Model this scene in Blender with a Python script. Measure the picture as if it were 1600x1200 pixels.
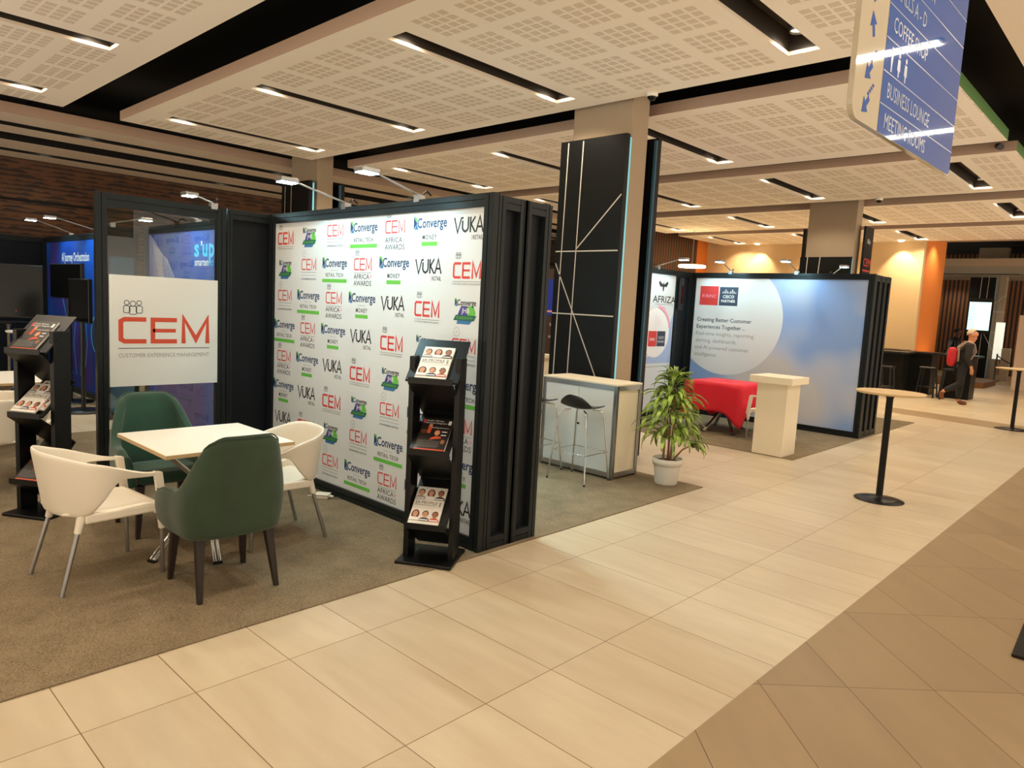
import bpy, math, random
from math import pi, sin, cos, radians
from mathutils import Vector, Matrix
S = bpy.context.scene
for o in list(bpy.data.objects): bpy.data.objects.remove(o, do_unlink=True)
COL = S.collection
random.seed(7)

# ------------------------------------------------------------ camera, world, exposure
cam_d = bpy.data.cameras.new('camera'); cam = bpy.data.objects.new('camera', cam_d); COL.objects.link(cam)
cam_d.sensor_width = 36.0; cam_d.lens = 1103.2 / 1600 * 36.0; cam_d.clip_end = 200
cam.matrix_world = Matrix(((0.68798652, 0.04473974, -0.72434308, 0), (-0.72387581, 0.11348176, -0.68053339, 0),
                           (0.05175284, 0.99253224, 0.11045994, 1.755), (0, 0, 0, 1)))
S.camera = cam
S.view_settings.view_transform = 'Standard'; S.view_settings.look = 'None'
S.view_settings.gamma = 1.0; S.view_settings.use_curve_mapping = False
S.view_settings.exposure = 0.25
W = bpy.data.worlds.new('world'); S.world = W; W.use_nodes = True
# added fill for the unseen hall: warm below the horizon to lift ceilings, dim above
_n = W.node_tree.nodes; _l = W.node_tree.links
_tc = _n.new('ShaderNodeTexCoord'); _sx = _n.new('ShaderNodeSeparateXYZ'); _l.new(_tc.outputs['Generated'], _sx.inputs[0])
_r = _n.new('ShaderNodeValToRGB'); _l.new(_sx.outputs[2], _r.inputs[0]); _mp = _n.new('ShaderNodeMapRange'); _l.new(_sx.outputs[2], _mp.inputs[0])
_mp.inputs[1].default_value = -0.1; _mp.inputs[2].default_value = 0.1; _l.new(_mp.outputs[0], _r.inputs[0])
_r.color_ramp.elements[0].color = (1.0, 0.84, 0.64, 1); _r.color_ramp.elements[1].color = (0.22, 0.19, 0.15, 1)
_l.new(_r.outputs[0], _n['Background'].inputs[0]); _n['Background'].inputs[1].default_value = 2.4

# ------------------------------------------------------------ materials
def lin(c):
    c = c / 255.0
    return c / 12.92 if c <= 0.04045 else ((c + 0.055) / 1.055) ** 2.4
def rgb(c): return (lin(c[0]), lin(c[1]), lin(c[2]), 1.0)
MATS = {}
def mat(name, c, rough=0.5, metal=0.0, var=0.0, scale=6.0, emit=None, es=0.0, bump=0.0, bscale=60.0, spec=None, stretch=None, coat=0.0):
    m = bpy.data.materials.new(name); m.use_nodes = True; nt = m.node_tree; b = nt.nodes['Principled BSDF']
    b.inputs['Base Color'].default_value = rgb(c); b.inputs['Roughness'].default_value = rough; b.inputs['Metallic'].default_value = metal
    if spec is not None: b.inputs['Specular IOR Level'].default_value = spec
    if coat: b.inputs['Coat Weight'].default_value = coat
    if emit: b.inputs['Emission Color'].default_value = rgb(emit); b.inputs['Emission Strength'].default_value = es
    if var or bump:
        tc = nt.nodes.new('ShaderNodeTexCoord'); mp = nt.nodes.new('ShaderNodeMapping'); nt.links.new(tc.outputs['Object'], mp.inputs[0])
        if stretch: mp.inputs['Scale'].default_value = stretch
    if var:
        n = nt.nodes.new('ShaderNodeTexNoise'); n.inputs['Scale'].default_value = scale; n.inputs['Detail'].default_value = 5
        nt.links.new(mp.outputs[0], n.inputs[0])
        r = nt.nodes.new('ShaderNodeValToRGB'); r.color_ramp.elements[0].position = 0.3; r.color_ramp.elements[1].position = 0.7
        r.color_ramp.elements[0].color = rgb([max(0, x * (1 - var)) for x in c]); r.color_ramp.elements[1].color = rgb([min(255, x * (1 + var)) for x in c])
        nt.links.new(n.outputs[0], r.inputs[0]); nt.links.new(r.outputs[0], b.inputs['Base Color'])
    if bump:
        n2 = nt.nodes.new('ShaderNodeTexNoise'); n2.inputs['Scale'].default_value = bscale; nt.links.new(mp.outputs[0], n2.inputs[0])
        bp = nt.nodes.new('ShaderNodeBump'); bp.inputs['Strength'].default_value = bump; bp.inputs['Distance'].default_value = 0.01
        nt.links.new(n2.outputs[0], bp.inputs['Height']); nt.links.new(bp.outputs[0], b.inputs['Normal'])
    MATS[name] = m; return m
class NT:
    'small node helper'
    def __init__(s, m): s.t = m.node_tree; s.b = s.t.nodes['Principled BSDF']
    def n(s, typ, *ins, **kw):
        x = s.t.nodes.new(typ)
        for k, v in kw.items(): setattr(x, k, v)
        for i, v in enumerate(ins):
            if v is None: continue
            if hasattr(v, 'links') or isinstance(v, bpy.types.NodeSocket): s.t.links.new(v, x.inputs[i])
            else: x.inputs[i].default_value = v
        return x
    def m(s, op, *ins): return s.n('ShaderNodeMath', *ins, operation=op).outputs[0]
    def obj(s):
        return s.n('ShaderNodeTexCoord').outputs['Object']
    def xyz(s, v):
        x = s.n('ShaderNodeSeparateXYZ', v); return x.outputs
    def mix(s, f, a, b):
        x = s.n('ShaderNodeMix', data_type='RGBA')
        for k, v in ((0, f), (6, a), (7, b)):
            if isinstance(v, bpy.types.NodeSocket): s.t.links.new(v, x.inputs[k])
            else: x.inputs[k].default_value = v
        return x.outputs[2]
    def link(s, a, name): s.t.links.new(a, s.b.inputs[name])

def tile_mat(name, ca, cb, grout, tw, th, lx, ly, rot, rough, streak):
    'rectangular stone tiles with drawn-out grain; a grout line passes through (lx, ly) before turning by rot'
    m = mat(name, ca, rough); h = NT(m)
    v = h.obj()
    if rot: v = h.n('ShaderNodeMapping', v, None, (0, 0, rot)).outputs[0]
    X = h.xyz(v)
    u = h.m('DIVIDE', h.m('SUBTRACT', X[0], lx), tw); w = h.m('DIVIDE', h.m('SUBTRACT', X[1], ly), th)
    fu = h.m('FRACT', u); fw = h.m('FRACT', w)
    du = h.m('MULTIPLY', h.m('MINIMUM', fu, h.m('SUBTRACT', 1.0, fu)), tw); dw = h.m('MULTIPLY', h.m('MINIMUM', fw, h.m('SUBTRACT', 1.0, fw)), th)
    line = h.m('LESS_THAN', h.m('MINIMUM', du, dw), 0.0022)
    cell = h.n('ShaderNodeCombineXYZ', h.m('FLOOR', u), h.m('FLOOR', w), 0.0).outputs[0]
    wn = h.n('ShaderNodeTexWhiteNoise', cell)
    off = h.n('ShaderNodeVectorMath', wn.outputs[1], (40, 40, 40), operation='MULTIPLY').outputs[0]
    sv = h.n('ShaderNodeVectorMath', v, streak, operation='MULTIPLY').outputs[0]
    no = h.n('ShaderNodeTexNoise', h.n('ShaderNodeVectorMath', sv, off, operation='ADD').outputs[0]); no.inputs['Scale'].default_value = 3.0; no.inputs['Detail'].default_value = 6
    f = h.m('ADD', h.m('MULTIPLY', no.outputs[0], 1.1), h.m('MULTIPLY', wn.outputs[0], 0.35)); f = h.m('SUBTRACT', f, 0.25)
    f = h.n('ShaderNodeClamp', f).outputs[0]
    col = h.mix(f, rgb(ca), rgb(cb)); col = h.mix(line, col, rgb(grout)); h.link(col, 'Base Color')
    rg = h.m('ADD', h.m('MULTIPLY', no.outputs[0], 0.2), rough - 0.08); h.link(rg, 'Roughness')
    return m

tile_mat('floor_tile', (182, 164, 136), (210, 196, 170), (118, 90, 58), 0.4463, 0.905, 1.227, 2.954, 0, 0.38, (3.0, 0.55, 1))
tile_mat('dark_tile', (138, 116, 86), (162, 138, 104), (92, 70, 44), 0.43, 0.88, 1.803, 4.078, pi / 4, 0.42, (2.4, 0.5, 1))
def carpet_mat(name, ca, cb):
    m = mat(name, ca, 0.95, spec=0.1); h = NT(m); v = h.obj()
    n1 = h.n('ShaderNodeTexNoise', v); n1.inputs['Scale'].default_value = 170; n1.inputs['Detail'].default_value = 3
    n2 = h.n('ShaderNodeTexNoise', v); n2.inputs['Scale'].default_value = 5
    f = h.m('ADD', h.m('MULTIPLY', n1.outputs[0], 0.95), h.m('MULTIPLY', n2.outputs[0], 0.25)); f = h.n('ShaderNodeMapRange', f, 0.35, 0.85).outputs[0]
    h.link(h.mix(f, rgb(ca), rgb(cb)), 'Base Color')
    bp = h.n('ShaderNodeBump'); bp.inputs['Strength'].default_value = 0.5; bp.inputs['Distance'].default_value = 0.004
    h.t.links.new(n1.outputs[0], bp.inputs['Height']); h.link(bp.outputs[0], 'Normal')
carpet_mat('carpet_pile', (86, 74, 57), (158, 141, 115))
def perf_mat():
    'plasterboard with clusters of 4 x 4 slotted squares, laid out from the object origin'
    m = mat('perforated_board', (250, 242, 230), 0.85, spec=0.2); h = NT(m); X = h.xyz(h.obj())
    u = h.m('DIVIDE', h.m('SUBTRACT', X[0], 0.17), 0.553)
    w = h.m('FRACT', h.m('DIVIDE', X[1], 2.63)); w = h.m('DIVIDE', h.m('SUBTRACT', h.m('MULTIPLY', w, 2.63), 0.235), 0.545)
    def inside(a, lo, hi): return h.m('MULTIPLY', h.m('GREATER_THAN', a, lo), h.m('LESS_THAN', a, hi))
    reg = h.m('MULTIPLY', inside(u, 0.0, 5.0), inside(w, 0.0, 4.0))
    fu = h.m('FRACT', u); fw = h.m('FRACT', w)
    reg = h.m('MULTIPLY', reg, h.m('MULTIPLY', inside(fu, 0.1, 0.9), inside(fw, 0.1, 0.9)))
    cu = h.m('FRACT', h.m('MULTIPLY', h.m('SUBTRACT', fu, 0.1), 5.0)); cw = h.m('FRACT', h.m('MULTIPLY', h.m('SUBTRACT', fw, 0.1), 5.0))
    sq = h.m('MULTIPLY', inside(cu, 0.12, 0.88), inside(cw, 0.12, 0.88))
    sl = h.m('LESS_THAN', h.m('FRACT', h.m('MULTIPLY', cw, 8.0)), 0.55)
    f = h.m('MULTIPLY', h.m('MULTIPLY', reg, sq), sl)
    h.link(h.mix(f, rgb((250, 242, 230)), rgb((198, 182, 160))), 'Base Color')
perf_mat()
def slat_mat(name, ca, cb, axis, pitch):
    m = mat(name, ca, 0.5); h = NT(m); X = h.xyz(h.obj()); f = h.m('FRACT', h.m('DIVIDE', X[axis], pitch))
    h.link(h.mix(h.m('LESS_THAN', f, 0.55), rgb(cb), rgb(ca)), 'Base Color'); return m
def shingle_mat():
    m = mat('timber_shingle', (96, 60, 30), 0.55); h = NT(m); v = h.obj(); X = h.xyz(v)
    row = h.m('DIVIDE', X[2], 0.085); fr = h.m('FRACT', row); fl = h.m('FLOOR', row)
    c = h.n('ShaderNodeCombineXYZ', h.m('DIVIDE', h.m('ADD', X[0], h.m('MULTIPLY', fl, 0.37)), 0.55), fl, 0.0).outputs[0]
    n = h.n('ShaderNodeTexNoise', c); n.inputs['Scale'].default_value = 1.9; n.inputs['Detail'].default_value = 2
    d = h.m('LESS_THAN', h.m('ADD', fr, h.m('MULTIPLY', h.m('SUBTRACT', n.outputs[0], 0.5), 2.4)), 0.36)
    a = h.mix(n.outputs[0], rgb((62, 34, 12)), rgb((104, 62, 28))); h.link(h.mix(d, a, rgb((34, 17, 6))), 'Base Color')
shingle_mat()
def swirl_mat(name, c0, c1, c2, spec=0.3):
    'printed fabric with soft patches of three colours'
    m = mat(name, c0, 0.6, spec=spec); h = NT(m); v = h.obj()
    n = h.n('ShaderNodeTexNoise', v); n.inputs['Scale'].default_value = 0.9; n.inputs['Detail'].default_value = 1
    r = h.n('ShaderNodeValToRGB', n.outputs[0]).color_ramp; r.elements[0].position = 0.38; r.elements[0].color = rgb(c1); r.elements[1].position = 0.62; r.elements[1].color = rgb(c2)
    e = r.elements.new(0.5); e.color = rgb(c0)
    h.link([x for x in h.t.nodes if x.type == 'VALTORGB'][0].outputs[0], 'Base Color')
swirl_mat('pastel_print', (176, 188, 212), (134, 164, 214), (196, 196, 196))
swirl_mat('blue_print', (28, 60, 150), (16, 84, 190), (60, 50, 130))
swirl_mat('violet_print', (70, 78, 150), (54, 84, 168), (84, 66, 128))
for a in [
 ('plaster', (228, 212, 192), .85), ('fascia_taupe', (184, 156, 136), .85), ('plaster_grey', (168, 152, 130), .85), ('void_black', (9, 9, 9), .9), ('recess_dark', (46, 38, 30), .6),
 ('green_trim', (84, 122, 62), .7), ('concrete', (166, 146, 122), .75), ('black_panel', (13, 14, 14), .42), ('frame_black', (25, 30, 32), .36),
 ('infill_black', (16, 20, 25), .5), ('line_white', (215, 205, 190), .5), ('banner_white', (218, 222, 224), .6), ('sign_white', (222, 226, 224), .35),
 ('ink_red', (214, 62, 60), .6), ('ink_orange', (206, 76, 48), .5), ('ink_black', (34, 36, 40), .6), ('ink_navy', (32, 62, 104), .6), ('ink_green', (104, 190, 74), .6),
 ('ink_teal', (38, 96, 84), .6), ('ink_blue', (58, 116, 168), .6), ('ink_grey', (150, 150, 150), .6), ('ink_violet', (70, 64, 138), .6), ('ink_white', (240, 240, 240), .6),
 ('ink_sky', (70, 190, 240), .5), ('ink_pale', (168, 188, 226), .6), ('ink_pink', (240, 168, 190), .6), ('ink_slate', (54, 66, 86), .6), ('ink_brown', (92, 50, 34), .6), ('ink_fire', (206, 84, 50), .6),
 ('skin_a', (205, 150, 118), .6), ('skin_b', (150, 98, 70), .6), ('paper', (232, 228, 220), .5), ('paper_dark', (36, 30, 28), .4),
 ('white_plastic', (236, 228, 212), .38), ('laminate_white', (240, 236, 226), .35), ('laminate_edge', (196, 168, 126), .6), ('aluminium', (176, 176, 176), .32, 1.0),
 ('chrome', (210, 210, 212), .12, 1.0), ('leg_dark', (38, 26, 22), .45), ('rack_black', (13, 14, 15), .38), ('glass_black', (8, 9, 11), .12), ('black_plastic', (18, 19, 21), .35),
 ('wood_top', (214, 184, 138), .45), ('pot_white', (226, 222, 212), .5), ('soil', (52, 38, 28), .95), ('cane', (138, 96, 66), .8), ('cloth_red', (222, 24, 48), .65),
 ('skin_man', (206, 140, 104), .6), ('hair_grey', (214, 196, 172), .8), ('suit', (34, 32, 32), .8), ('trouser', (26, 28, 34), .8), ('shoe_tan', (122, 66, 40), .5),
 ('shirt', (225, 215, 205), .8), ('bag_red', (188, 30, 44), .7), ('bag_grey', (150, 130, 118), .8), ('hair_dark', (24, 18, 16), .8), ('orange_wall', (226, 128, 48), .7),
 ('beige_wall', (214, 186, 142), .85), ('brown_panel', (70, 48, 36), .6), ('sign_blue', (10, 74, 152), .035, 0, 0, 6, None, 0, 0, 60, .22), ('sign_cream', (172, 162, 142), .05), ('sign_line', (142, 154, 168), .3),
 ('dome_white', (225, 220, 210), .4), ('teal_print', (46, 92, 120), .5), ('brass_mid', (150, 110, 70), .5), ('bench_wood', (120, 84, 52), .6), ('white_paint', (238, 226, 200), .5),
 ('strap_black', (20, 20, 20), .6), ('skin_dark', (92, 60, 46), .6), ('red_dot', (200, 60, 60), .5)]:
    mat(*a)
mat('velvet_green', (22, 64, 48), .8, var=.14, scale=5, bump=.15, bscale=300)
mat('velvet_olive', (36, 58, 38), .8, var=.10, scale=6, bump=.15, bscale=300)
for _k, _v in (('frame_black', .22), ('infill_black', .22), ('black_panel', .25), ('rack_black', .3), ('glass_black', .25)): MATS[_k].node_tree.nodes['Principled BSDF'].inputs['Specular IOR Level'].default_value = _v
MATS['velvet_green'].node_tree.nodes['Principled BSDF'].inputs['Sheen Weight'].default_value = .3
MATS['velvet_olive'].node_tree.nodes['Principled BSDF'].inputs['Sheen Weight'].default_value = .2
mat('leaf', (106, 126, 50), .4, var=.62, scale=14)
mat('lamp_warm', (255, 240, 214), emit=(255, 236, 205), es=14)
mat('lamp_cool', (240, 255, 255), emit=(214, 250, 250), es=26)
mat('tube_light', (255, 255, 255), emit=(255, 246, 236), es=9)
mat('ring_light', (255, 240, 200), emit=(255, 228, 170), es=6)
mat('strip_teal', (120, 190, 200), emit=(92, 170, 190), es=.55)
mat('strip_blue', (40, 76, 92), emit=(40, 110, 150), es=.03)
mat('screen_light', (200, 240, 240), emit=(196, 240, 236), es=1.3)
mat('screen_line', (120, 160, 165), emit=(90, 150, 160), es=.7)
mat('screen_blue', (10, 30, 90), emit=(10, 40, 130), es=.5)
mat('lit_panel', (235, 235, 225), emit=(235, 235, 220), es=.7)
slat_mat('slat_wood_x', (98, 58, 36), (22, 12, 8), 0, .15); slat_mat('slat_wood_y', (120, 74, 40), (22, 12, 8), 1, .15)
def glass():
    m = mat('pane_glass', (235, 245, 242), .02); t = m.node_tree; b = t.nodes['Principled BSDF']
    tr = t.nodes.new('ShaderNodeBsdfTransparent'); tr.inputs[0].default_value = (.9, .93, .92, 1); gl = t.nodes.new('ShaderNodeBsdfGlossy'); gl.inputs['Roughness'].default_value = .01
    fr = t.nodes.new('ShaderNodeFresnel'); fr.inputs[0].default_value = 1.6; mx = t.nodes.new('ShaderNodeMixShader')
    t.links.new(fr.outputs[0], mx.inputs[0]); t.links.new(tr.outputs[0], mx.inputs[1]); t.links.new(gl.outputs[0], mx.inputs[2])
    t.links.new(mx.outputs[0], t.nodes['Material Output'].inputs[0])
glass()

# ------------------------------------------------------------ mesh building
def rot2(a): return Matrix.Rotation(a, 3, 'Z')
TXT = {}
def text_mesh(s, bold=0.0, space=1.0):
    'outline letters as flat polygons (built-in font); returns verts, faces, bbox'
    k = (s, bold, space)
    if k in TXT: return TXT[k]
    cu = bpy.data.curves.new('t', 'FONT'); cu.body = s; cu.size = 1; cu.offset = bold; cu.resolution_u = 2; cu.space_character = space
    ob = bpy.data.objects.new('t', cu); COL.objects.link(ob)
    dg = bpy.context.evaluated_depsgraph_get(); e = ob.evaluated_get(dg); me = e.to_mesh()
    vs = [(v.co.x, v.co.y) for v in me.vertices]; fs = [tuple(p.vertices) for p in me.polygons]
    e.to_mesh_clear(); bpy.data.objects.remove(ob, do_unlink=True); bpy.data.curves.remove(cu)
    xs = [v[0] for v in vs] or [0]; ys = [v[1] for v in vs] or [0]
    TXT[k] = (vs, fs, (min(xs), min(ys), max(xs), max(ys))); return TXT[k]

class Pl:
    'a printing plane: origin, right axis, up axis'
    def __init__(s, o, u, v):
        s.o = Vector(o); s.u = Vector(u).normalized(); s.v = Vector(v).normalized(); s.n = s.u.cross(s.v)
    def p(s, a, b, l=0): return s.o + s.u * a + s.v * b + s.n * (l * 0.0009)

class MB:
    def __init__(s): s.V = []; s.F = []; s.M = []; s.names = []; s.sm = []
    def mi(s, m):
        if m not in s.names: s.names.append(m)
        return s.names.index(m)
    def add(s, vs, fs, m, smooth=False, T=None):
        n = len(s.V); s.V += [tuple(T @ Vector(v)) if T else tuple(v) for v in vs]; k = s.mi(m)
        for f in fs: s.F.append(tuple(i + n for i in f)); s.M.append(k); s.sm.append(smooth)
        return s
    def box(s, x0, x1, y0, y1, z0, z1, m, T=None, bev=0.0):
        if bev:
            b = bev; P = []
            for z, d in ((z0, b), (z0 + b, 0), (z1 - b, 0), (z1, b)):
                for (cx, cy, sx, sy) in ((x0, y0, 1, 1), (x1, y0, -1, 1), (x1, y1, -1, -1), (x0, y1, 1, -1)):
                    e = b if d == 0 else b + d
                    if sx * sy > 0: P += [(cx + sx * d, cy + sy * (e), z), (cx + sx * e, cy + sy * d, z)]
                    else: P += [(cx + sx * e, cy + sy * d, z), (cx + sx * d, cy + sy * e, z)]
            F = [tuple(range(7, -1, -1)), tuple(range(24, 32))]
            for k in range(3):
                for i in range(8): F.append((k * 8 + i, k * 8 + (i + 1) % 8, k * 8 + 8 + (i + 1) % 8, k * 8 + 8 + i))
            return s.add(P, F, m, False, T)
        P = [(x0, y0, z0), (x1, y0, z0), (x1, y1, z0), (x0, y1, z0), (x0, y0, z1), (x1, y0, z1), (x1, y1, z1), (x0, y1, z1)]
        return s.add(P, [(3, 2, 1, 0), (4, 5, 6, 7), (0, 1, 5, 4), (1, 2, 6, 5), (2, 3, 7, 6), (3, 0, 4, 7)], m, False, T)
    def tube(s, pts, r, m, n=10, cap=True, T=None):
        pts = [Vector(p) for p in pts]; rs = r if isinstance(r, (list, tuple)) else [r] * len(pts); V = []; F = []
        up = None
        for i, p in enumerate(pts):
            d = (pts[min(i + 1, len(pts) - 1)] - pts[max(i - 1, 0)]).normalized()
            if up is None: up = Vector((0, 0, 1)) if abs(d.z) < .9 else Vector((1, 0, 0))
            a = d.cross(up); a.normalize(); b = a.cross(d); up = b
            for k in range(n):
                t = 2 * pi * k / n; V.append(p + (a * cos(t) + b * sin(t)) * rs[i])
        for i in range(len(pts) - 1):
            for k in range(n): F.append((i * n + k, i * n + (k + 1) % n, (i + 1) * n + (k + 1) % n, (i + 1) * n + k))
        s.add(V, F, m, True, T)
        if cap: s.add(V[:n], [tuple(range(n))], m, False, T); s.add(V[-n:], [tuple(range(n - 1, -1, -1))], m, False, T)
        return s
    def lathe(s, prof, m, n=32, c=(0, 0), T=None, smooth=True):
        V = []; F = []
        for r, z in prof:
            for k in range(n): V.append((c[0] + r * cos(2 * pi * k / n), c[1] + r * sin(2 * pi * k / n), z))
        for i in range(len(prof) - 1):
            for k in range(n): F.append((i * n + k, i * n + (k + 1) % n, (i + 1) * n + (k + 1) % n, (i + 1) * n + k))
        return s.add(V, F, m, smooth, T)
    def grid(s, rows, m, smooth=True, T=None, flip=False):
        n = len(rows[0]); V = [v for r in rows for v in r]; F = []
        for i in range(len(rows) - 1):
            for k in range(n - 1):
                f = (i * n + k, i * n + k + 1, (i + 1) * n + k + 1, (i + 1) * n + k); F.append(f[::-1] if flip else f)
        return s.add(V, F, m, smooth, T)
    def prism(s, pts, m, vec):
        'polygon pushed along vec'
        n = len(pts); A = [Vector(p) for p in pts]; B = [a + Vector(vec) for a in A]
        F = [tuple(range(n - 1, -1, -1)), tuple(range(n, 2 * n))] + [(i, (i + 1) % n, n + (i + 1) % n, n + i) for i in range(n)]
        return s.add(A + B, F, m)
    # --- flat printing
    def poly(s, P, pts, m, l=1): return s.add([P.p(a, b, l) for a, b in pts], [tuple(range(len(pts)))], m)
    def rect(s, P, a0, a1, b0, b1, m, l=1): return s.poly(P, [(a0, b0), (a1, b0), (a1, b1), (a0, b1)], m, l)
    def disc(s, P, a, b, ra, rb, m, l=1, n=24, t0=0, t1=2 * pi):
        return s.poly(P, [(a + ra * cos(t0 + (t1 - t0) * k / n), b + rb * sin(t0 + (t1 - t0) * k / n)) for k in range(n + (0 if t1 - t0 > 6.28 else 1))], m, l)
    def ring(s, P, a, b, r0, r1, m, l=1, n=24, sy=1.0):
        V = []
        for k in range(n):
            t = 2 * pi * k / n; V += [P.p(a + r0 * cos(t), b + sy * r0 * sin(t), l), P.p(a + r1 * cos(t), b + sy * r1 * sin(t), l)]
        return s.add(V, [(2 * k, 2 * k + 1, (2 * k + 3) % (2 * n), (2 * k + 2) % (2 * n)) for k in range(n)], m)
    def stroke(s, P, pts, w, m, l=1, closed=False):
        'mitred ribbon'
        pts = [Vector(p) for p in pts]; n = len(pts); L = []; R = []
        for i, p in enumerate(pts):
            a = pts[i - 1] if (i > 0 or closed) else None; b = pts[(i + 1) % n] if (i < n - 1 or closed) else None
            d1 = (p - a).normalized() if a is not None else None; d2 = (b - p).normalized() if b is not None else None
            d1 = d1 or d2; d2 = d2 or d1; t = d1 + d2
            t = t.normalized() if t.length > 1e-6 else d1
            nn = Vector((-t.y, t.x)); c = max(.45, nn.dot(Vector((-d1.y, d1.x)))); L.append(p + nn * (w / 2 / c)); R.append(p - nn * (w / 2 / c))
        V = [P.p(q.x, q.y, l) for q in R] + [P.p(q.x, q.y, l) for q in L]
        F = [(i, (i + 1) % n, n + (i + 1) % n, n + i) for i in range(n if closed else n - 1)]
        return s.add(V, F, m)
    def text(s, P, t, a, b, h=None, w=None, m='ink_black', l=1, al='c', bold=0.0, space=1.0, cap=.70):
        'text centred (or left/right aligned) on a, baseline-middle on b; h = capital height, w = forced width'
        vs, fs, bb = text_mesh(t, bold, space); sy = (h / cap) if h else None; sx = w / (bb[2] - bb[0]) if w else None
        sx = sx or sy; sy = sy or sx; x0 = {'c': (bb[0] + bb[2]) / 2, 'l': bb[0], 'r': bb[2]}[al]
        return s.add([P.p(a + (x - x0) * sx, b + (y - cap / 2) * sy, l) for x, y in vs], fs, m)
    def build(s, name, parent=None, loc=None, rz=0.0, bevel=0.0, subsurf=0, solid=0.0, off=0.0, smooth=False):
        me = bpy.data.meshes.new(name); me.from_pydata(s.V, [], s.F); me.update()
        for nme in s.names: me.materials.append(MATS[nme])
        me.polygons.foreach_set('material_index', s.M); me.polygons.foreach_set('use_smooth', [bool(x or smooth) for x in s.sm])
        o = bpy.data.objects.new(name, me); COL.objects.link(o)
        if parent: o.parent = parent
        if loc: o.location = loc
        o.rotation_euler.z = rz
        if solid: md = o.modifiers.new('solid', 'SOLIDIFY'); md.thickness = solid; md.offset = off
        if bevel: md = o.modifiers.new('bevel', 'BEVEL'); md.width = bevel; md.segments = 2; md.limit_method = 'ANGLE'
        if subsurf: md = o.modifiers.new('sub', 'SUBSURF'); md.levels = subsurf; md.render_levels = subsurf
        return o
def tag(o, label, cat, group=None, kind=None):
    o['label'] = label; o['category'] = cat
    if group: o['group'] = group
    if kind: o['kind'] = kind
    return o
def thing(name, label, cat, loc=(0, 0, 0), rz=0.0, group=None, kind=None):
    o = bpy.data.objects.new(name, None); COL.objects.link(o); o.location = loc; o.rotation_euler.z = rz; o.empty_display_size = .1
    return tag(o, label, cat, group, kind)
def dup(root, loc, rz, label, group=None):
    r = root.copy(); COL.objects.link(r); r.location = loc; r.rotation_euler = (0, 0, rz); r['label'] = label
    if group: r['group'] = group
    for ch in list(root.children):
        c = ch.copy(); COL.objects.link(c); c.parent = r
        for g in list(ch.children):
            d = g.copy(); COL.objects.link(d); d.parent = c
    return r
def struct(o, label, cat): return tag(o, label, cat, kind='structure')
def spot(loc, energy, col, size=100, blend=.6, rad=.06, aim=(0, 0, -1), parent=None):
    d = bpy.data.lights.new('lamp_light', 'SPOT'); d.energy = energy; d.color = col; d.spot_size = radians(size); d.spot_blend = blend; d.shadow_soft_size = rad
    o = bpy.data.objects.new('lamp_light', d); COL.objects.link(o); o.location = loc; o.rotation_euler = Vector(aim).to_track_quat('-Z', 'Y').to_euler()
    if parent: o.parent = parent
    return o
WARM = (1.0, .86, .66); COOL = (.46, .88, 1.0)
# ------------------------------------------------------------ the hall: floor, ceiling, walls, columns
b = MB()
b.box(-3.5, 36, 1.316, 17, -.06, 0, 'floor_tile'); b.box(-3.5, 36, -3.5, 1.316, -.06, 0, 'dark_tile')
P = Pl((0, 0, 0.0), (1, 0, 0), (0, 1, 0))
b.poly(P, [(14.96, 1.31), (16.0, 1.31), (16.65, 4.43), (15.64, 4.15)], 'dark_tile', 1.2)
b.poly(P, [(27.5, 1.32), (35.9, 1.32), (35.9, 14), (27.5, 14)], 'dark_tile', 1.2)
struct(b.build('floor'), 'pale stone tiled floor with a band of darker diagonal tiles on the right', 'floor')
b = MB(); b.box(-8, 36, -8, 30, 4.75, 4.85, 'void_black')
for x in (3.1, 7.05): b.tube([(x, -2, 4.6), (x, 20, 4.6)], .03, 'void_black', 8)
struct(b.build('ceiling'), 'black painted ceiling void above the hung pale boards', 'ceiling')

H = 4.1
def raft(x0, x1, y0, y1, slots, label, green=False, sx=(0.3, 2.42), sw=.28):
    'hung board with recessed slots; slots are y centres'
    ox, oy = x0, 2.70; b = MB(); w = x1 - x0
    ys = [y0 - oy]
    for s in slots: ys += [s - oy - sw / 2, s - oy + sw / 2]
    ys.append(y1 - oy)
    for i in range(len(ys) - 1):
        a, c = ys[i], ys[i + 1]
        if i % 2 == 0: b.add([(0, a, 0), (w, a, 0), (w, c, 0), (0, c, 0)], [(3, 2, 1, 0)], 'perforated_board')
        else:
            for u0, u1 in ((0, sx[0]), (sx[1], w)): b.add([(u0, a, 0), (u1, a, 0), (u1, c, 0), (u0, c, 0)], [(3, 2, 1, 0)], 'perforated_board')
            u0, u1 = sx; h = .2
            e = .032; R4 = [(0, 1, 5, 4), (1, 2, 6, 5), (2, 3, 7, 6), (3, 0, 4, 7)]
            def lv(z): return [(u0, a, z), (u1, a, z), (u1, c, z), (u0, c, z)]
            b.add(lv(0) + lv(e), R4, 'plaster'); b.add(lv(e) + lv(h), R4 + [(4, 5, 6, 7)], 'recess_dark')
    A, C = ys[0], ys[-1]; t = .13
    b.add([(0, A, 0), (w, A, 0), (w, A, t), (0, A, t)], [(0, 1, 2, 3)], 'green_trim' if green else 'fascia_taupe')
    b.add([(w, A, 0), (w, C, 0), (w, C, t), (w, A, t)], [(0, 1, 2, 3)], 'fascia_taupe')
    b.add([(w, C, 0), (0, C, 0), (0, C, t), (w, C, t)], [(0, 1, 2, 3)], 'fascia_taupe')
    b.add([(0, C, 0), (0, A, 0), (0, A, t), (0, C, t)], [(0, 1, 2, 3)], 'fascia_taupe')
    o = b.build('ceiling_panel', None, (ox, oy, H)); return tag(o, label, 'ceiling', kind='structure')
ROWS = [2.70, 5.40, 8.03, 10.58]
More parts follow.
